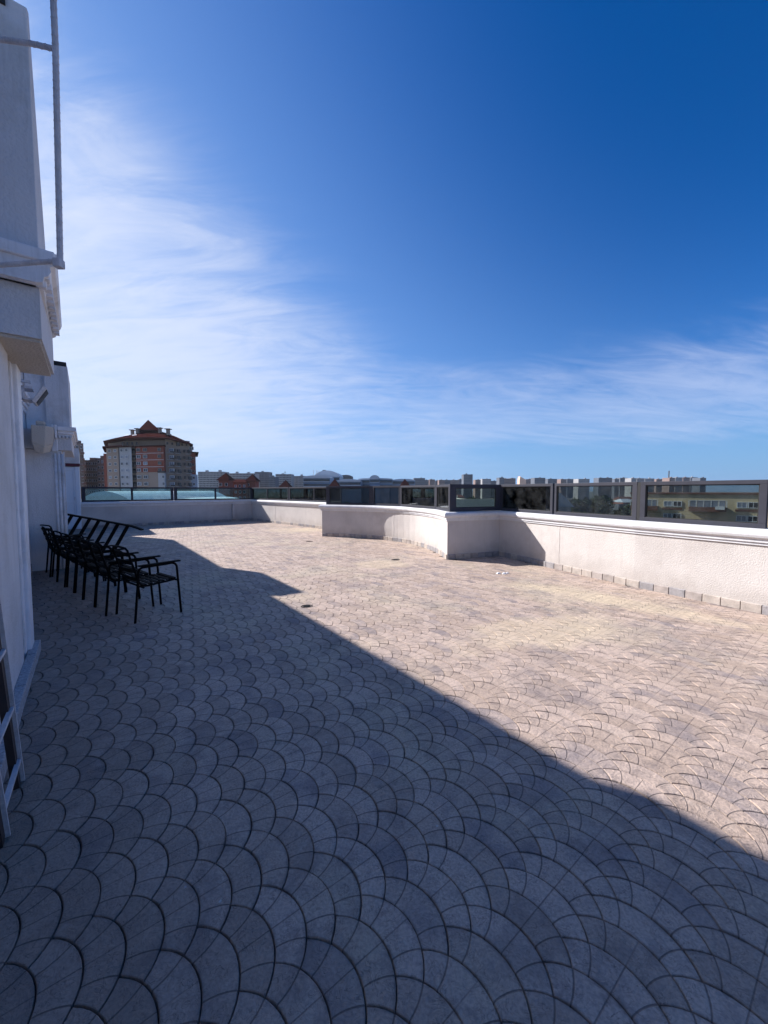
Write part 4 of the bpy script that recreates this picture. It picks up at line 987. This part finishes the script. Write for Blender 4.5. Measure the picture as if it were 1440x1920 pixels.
# ---- skyline
GS = 'far skyline blocks'
sky_b = [(776, 797, 896.5, 'bluegrey', 'broad dark block just right of the last red pyramid'), (797, 804, 900, 'bluegrey', 'low dark stub right of the broad dark block'),
 (805, 815.5, 899, 'pink', 'pinkish block left of the narrow low pair above the curved railing'), (816, 823, 901, 'bluegrey', 'tiny low block above the curved railing post'),
 (823, 834, 900, 'pink', 'short pinkish block just left of the black corner panel'), (834, 844, 900, 'bluegrey', 'short bluish block directly above the left edge of the black corner panel'),
 (844, 861, 900, 'tan', 'low tan block above the left part of the black corner panel'), (861, 868.5, 898.5, 'bluegrey', 'slim grey block touching the left of the tall skyline tower'),
 (869, 886, 889.5, 'bluegrey', 'tall grey tower, the highest block on the skyline'), (891, 901, 899.5, 'pink', 'small block between the tall tower and the flat white one'),
 (904, 920.5, 898, 'stonewhite', 'flat pale block right of the tall skyline tower'), (920, 936, 901.5, 'bluegrey', 'long low block above the right side of the black corner panel'),
 (936, 945, 895.5, 'bluegrey', 'dark narrow block standing up right of the black corner panel'), (945, 956, 897.5, 'tan', 'tan twin block left half, before the peach spire'),
 (956, 966.5, 896.8, 'pink', 'pinkish twin block right half, before the peach spire'), (986, 998, 898.5, 'pink', 'pink block immediately right of the peach spire'),
 (1002, 1022, 896, 'bluegrey', 'square blue-grey block standing free right of the peach spire'), (1027, 1044, 898, 'bluegrey', 'low bluish block above the first right railing post'),
 (1051, 1062, 898.5, 'pink', 'pinkish block right of the first right railing post'), (1063, 1075, 898.2, 'bluegrey', 'greyish block paired with a pinkish one'),
 (1084, 1105, 898, 'stonewhite', 'wide pale block above the middle of the second right panel'), (1122, 1147, 896, 'bluegrey', 'wide flat-topped grey block left of the double post'),
 (1152, 1160, 898, 'bluegrey', 'small square block between two larger grey ones'), (1162, 1176, 896, 'bluegrey', 'dark block with one stepped side'),
 (1183, 1193, 896.5, 'stonewhite', 'white slim block just left of the double post'), (1193.5, 1208, 896.8, 'stonewhite', 'white block right above the double post'),
 (1208.5, 1226, 897.2, 'stonewhite', 'long white block right of the double post'), (1230, 1247, 898.3, 'pink', 'low pink row left of the tall chimney'),
 (1254.5, 1265, 895.8, 'pink', 'pink block touching the right of the tall chimney'), (1265.5, 1279, 895.2, 'stonewhite', 'pale block second right of the tall chimney'),
 (1280, 1293, 895.2, 'pink', 'pinkish block third right of the tall chimney'), (1293.5, 1307, 895, 'stonewhite', 'pale block fourth right of the tall chimney'),
 (1312, 1323, 896, 'bluegrey', 'last dark block at the right end of the skyline')]
for i, (a_, b_, y_, mm, lab) in enumerate(sky_b):
    block(a_, b_, y_, 950 + 60 * (i % 4), M[mm], lab, GS, cols=max(3, int((b_ - a_) / 2.2)), storey=4.0, depth=25)
sp = empty('peach_spire', (fx(980, 900), 900, GZ), 0, 'bright peach building with a slanted pointed top catching the sun', 'building')
Lb(sp).prism([(fx(974, 900), 900), (fx(986, 900), 900), (fx(986, 900), 915), (fx(974, 900), 915)], GZ, fz(900, 900)).build('wall', M['peach'], sp)
Lb(sp).add([(fx(974, 900), 900, fz(899.9, 900)), (fx(986, 900), 900, fz(899.9, 900)), (fx(975, 900), 900, fz(893.5, 900)), (fx(974, 900), 915, fz(899.9, 900)), (fx(986, 900), 915, fz(899.9, 900)), (fx(975, 900), 915, fz(893.5, 900))], [(0, 1, 2), (3, 5, 4), (0, 2, 5, 3), (1, 4, 5, 2)]) 
q = Lb(sp); q.add([(fx(974, 900), 900, fz(899.9, 900)), (fx(986, 900), 900, fz(899.9, 900)), (fx(975, 900), 900, fz(893.5, 900)), (fx(974, 900), 915, fz(899.9, 900)), (fx(986, 900), 915, fz(899.9, 900)), (fx(975, 900), 915, fz(893.5, 900))], [(0, 1, 2), (3, 5, 4), (0, 2, 5, 3), (1, 4, 5, 2)]); q.build('pointed_top', M['peach'], sp)
ch = Lb(empty('tall_chimney', (fx(1253, 1000), 1000, GZ), 0, 'thin tall industrial chimney among the pink skyline blocks', 'chimney'))
chr_ = [o for o in C.objects if o.name.startswith('tall_chimney')][0]
ch.tube([(fx(1253, 1000), 1000, GZ), (fx(1253, 1000), 1000, fz(883, 1000))], 1.3, 10).build('shaft', M['balc'], chr_)

# ---- yellow block of flats seen through the railing glass
YD = 88.0; zy = zD(YD); yb = empty('yellow_flats', (fx(1345, YD), YD, GZ), 0, 'yellow block of flats with brown bands and white windows behind the right railing', 'building')
Yb = lambda: Lb(yb)
Yb().box(fx(1240, YD), fx(1500, YD), YD, YD + 14, GZ, zy(927)).build('wall', M['yellow'], yb)
Yb().box(fx(1238, YD), fx(1502, YD), YD - .4, YD + 14.4, zy(927) + .01, zy(924)).build('roof_edge', M['brownband'], yb)
for k in range(4):
    y = 946 + 24.5 * k
    for a_, b_ in ((1240, 1276), (1314, 1356), (1402, 1432), (1450, 1490)):
        w_ = Yb().box(fx(a_, YD), fx(b_, YD), YD - 1.3, YD - .02, zy(y + 13.5), zy(y + 5)).build('balcony', M['brownband'], yb)
        n_ = 5
        for j in range(n_):
            xa, xb = a_ + 1 + (b_ - a_ - 2) * j / n_, a_ + 1 + (b_ - a_ - 2) * (j + 1) / n_
            if k % 2 == 0 or a_ > 1400: Yb().box(fx(xa + .4, YD), fx(xb - .4, YD), YD - 1.25, YD - 1.15, zy(y + 4.8), zy(y - 7)).build('balcony_window', M['pane_pale'], yb)
        if k % 2 == 0:
            Yb().box(fx(a_, YD), fx(b_, YD), YD - 1.32, YD - 1.1, zy(y - 7), zy(y - 8)).build('window_head', M['wframe'], yb)
            for j in range(n_ + 1): Yb().box(fx(a_ + (b_ - a_) * j / n_ - .5, YD), fx(a_ + (b_ - a_) * j / n_ + .5, YD), YD - 1.3, YD - 1.1, zy(y + 4.9), zy(y - 6.9)).build('mullion', M['wframe'], yb)
    for xc in (1293.5, 1377, 1442):
        Yb().box(fx(xc - 12, YD), fx(xc + 12, YD), YD - .12, YD - .02, zy(y + 12), zy(y + 8)).build('brown_band', M['brownband'], yb)
        window(Yb, yb, xc - 5.5, y, 11, 11, YD, -.1, M['wframe'], M['pane_pale'], zf=zy); window(Yb, yb, xc + 6.0, y, 11, 11, YD, -.1, M['wframe'], M['pane'], zf=zy)
Yb().box(fx(1344, YD), fx(1354, YD), YD - 1.9, YD - 1.32, zy(955), zy(949)).build('air_conditioner', M['wframe'], yb)

yb.rotation_euler = (0, 0, -R(42)); yb.scale = (1.3, 1, 1)

# ---- pale roofs and low buildings below the railing
def low_roof(x0, x1, ytop, D, depth, m, label, h=3.0, grp=None):
    r = empty('low_building', (fx((x0 + x1) / 2, D), D, GZ), 0, label, 'building', grp); X0, X1 = fx(x0, D), fx(x1, D); z = fz(ytop, D)
    Lb(r).box(X0, X1, D, D + depth, GZ, z).build('wall', m, r)
    q = Lb(r); q.box(X0, X1, D - .3, D, z - .6, z + .5).box(X0, X1, D + depth, D + depth + .3, z - .6, z + .5).build('roof_parapet', M['cream'], r)
    for k in range(3):
        Lb(r).box(X0 + (X1 - X0) * (.1 + .3 * k), X0 + (X1 - X0) * (.25 + .3 * k), D - .12, D + .2, z - 3.4, z - 1.6).build('window', M['pane'], r)
    return r
low_roof(845, 945, 943, 48, 30, M['cream'], 'cream flat roof with a parapet seen through the black framed corner panel')
def vault(x0, x1, yb_, yt, D, depth, label):
    r = empty('vaulted_roof_hall', (fx((x0 + x1) / 2, D), D, GZ), 0, label, 'building'); X0, X1 = fx(x0, D), fx(x1, D); zb, z1 = fz(yb_, D), fz(yt, D)
    Lb(r).box(X0 + .3, X1 - .3, D, D + depth, GZ, zb).build('wall', M['greywhite'], r); n_ = 14
    pts = [(X0 + (X1 - X0) * i / n_, zb + (z1 - zb) * math.sin(math.pi * i / n_)) for i in range(n_ + 1)]
    q = Lb(r); q.add([(x, D - .5, z) for x, z in pts] + [(x, D + depth, z) for x, z in pts], [(i, i + 1, n_ + 2 + i, n_ + 1 + i) for i in range(n_)] + [tuple(range(n_ + 1))]); q.build('vaulted_roof', M['metalroof'], r)
vault(140, 262, 946, 921, 44, 26, 'big pale vaulted hall roof behind the pale green panes by the white door')
vault(262, 420, 948, 934, 40, 10, 'lower pale vaulted roof behind the second pair of pale green panes')
vault(975, 1075, 950, 916, 60, 12, 'pale vaulted canopy seen dimly through the greenish glass on the right')

rc = random.Random(21); GH = 'low buildings seen dimly through the railing glass'
cols_ = ['tan', 'stonewhite', 'cream', 'pink', 'bluegrey', 'beige', 'red']
for i in range(64):
    D = rc.uniform(70, 420); x = rc.uniform(330, 1500); w_ = rc.uniform(9, 20) / D * FOC; y = HORIZ + rc.uniform(6, 16) * FOC / D
    if D < 150 and 1120 < x < 1500: continue
    if abs(x - 900) < 70 and D < 110: continue
    if D < 250 and x < 520: continue
    h = empty('low_house', (fx(x, D), D, GZ), 0, 'low house half hidden behind the smoked railing glass', 'house', GH)
    X0, X1 = fx(x - w_ / 2, D), fx(x + w_ / 2, D); z = fz(y, D); dd = rc.uniform(8, 14); mm = M[rc.choice(cols_)]
    Lb(h).box(X0, X1, D, D + dd, GZ, z).build('wall', mm, h)
    if rc.random() < .6: Lb(h).frustum([(X0 - .4, D - .4, z), (X1 + .4, D - .4, z), (X1 + .4, D + dd + .4, z), (X0 - .4, D + dd + .4, z)], [(X0 + 2, D + dd / 2 - .3, z + 2.2), (X1 - 2, D + dd / 2 - .3, z + 2.2), (X1 - 2, D + dd / 2 + .3, z + 2.2), (X0 + 2, D + dd / 2 + .3, z + 2.2)]).build('roof', M[rc.choice(['roof', 'metalroof', 'roofpale'])], h)
    q = Lb(h)
    for a_ in range(3):
        for b_ in range(3): q.box(X0 + (X1 - X0) * (.12 + .3 * a_), X0 + (X1 - X0) * (.26 + .3 * a_), D - .1, D + .2, z - 2.4 - 3 * b_, z - 1.0 - 3 * b_)
    tag(q.build('windows', M['pane'], h), kind='stuff')
def make_tree():
    r = empty('tree'); MB().tube([(0, 0, 0), (.1, .05, 2.5), (0, .1, 5)], .22, 7).build('trunk', M['bark'], r)
    q = MB(); rt = random.Random(5)
    for k in range(1100):
        t = Vector((rt.gauss(0, 1), rt.gauss(0, 1), rt.gauss(0, 1))).normalized() * rt.uniform(.55, 1) ** .5
        c_ = Vector((t.x * 3.1, t.y * 3.1, 6.6 + t.z * 3.2)) + Vector((math.sin(t.z * 5) * .5, math.cos(t.x * 6) * .5, math.sin(t.x * 7) * .5))
        a_ = Vector((rt.uniform(-1, 1), rt.uniform(-1, 1), rt.uniform(-1, 1))).normalized() * .34; b_ = a_.cross(Vector((rt.uniform(-1, 1), .3, 1))).normalized() * .24
        q.add([c_ - a_, c_ - b_, c_ + a_, c_ + b_], [(0, 1, 2, 3)])
    q.build('crown', M['leaf'], r); return r
tr0 = make_tree(); GT = 'trees beyond the railing'
for i in range(60):
    D = rc.uniform(45, 260); x = rc.uniform(300, 1500)
    if i < 14: D = rc.uniform(60, 110); x = rc.uniform(345, 600)
    t = tr0 if i == 0 else copy_tree(tr0)
    if 930 < x and D < 150: D += 120
    s = rc.uniform(1.3, 2.0); top = rc.uniform(2, 9) if D < 120 else rc.uniform(3, 8)
    t.location = (fx(x, D), D, -top + EYE - 9.8 * s); t.scale = (s, s, s); t.rotation_euler = (0, 0, rc.uniform(0, 6.28))
    tag(t, 'dark green tree top seen through the railing glass among low houses', 'tree', GT)

# ---- the air between here and the skyline
hz = bpy.data.materials.new('air'); hz.use_nodes = True; hn = hz.node_tree.nodes; hn.clear()
ho = hn.new('ShaderNodeOutputMaterial'); pv = hn.new('ShaderNodeVolumePrincipled'); pv.inputs['Density'].default_value = 0.00007
pv.inputs['Color'].default_value = (.75, .86, 1, 1); pv.inputs['Anisotropy'].default_value = .2
hz.node_tree.links.new(pv.outputs[0], ho.inputs['Volume'])
tag(MB().box(-4600, 4600, -1600, 7100, GZ - 1.5, 52).build('haze', hz), kind='stuff')
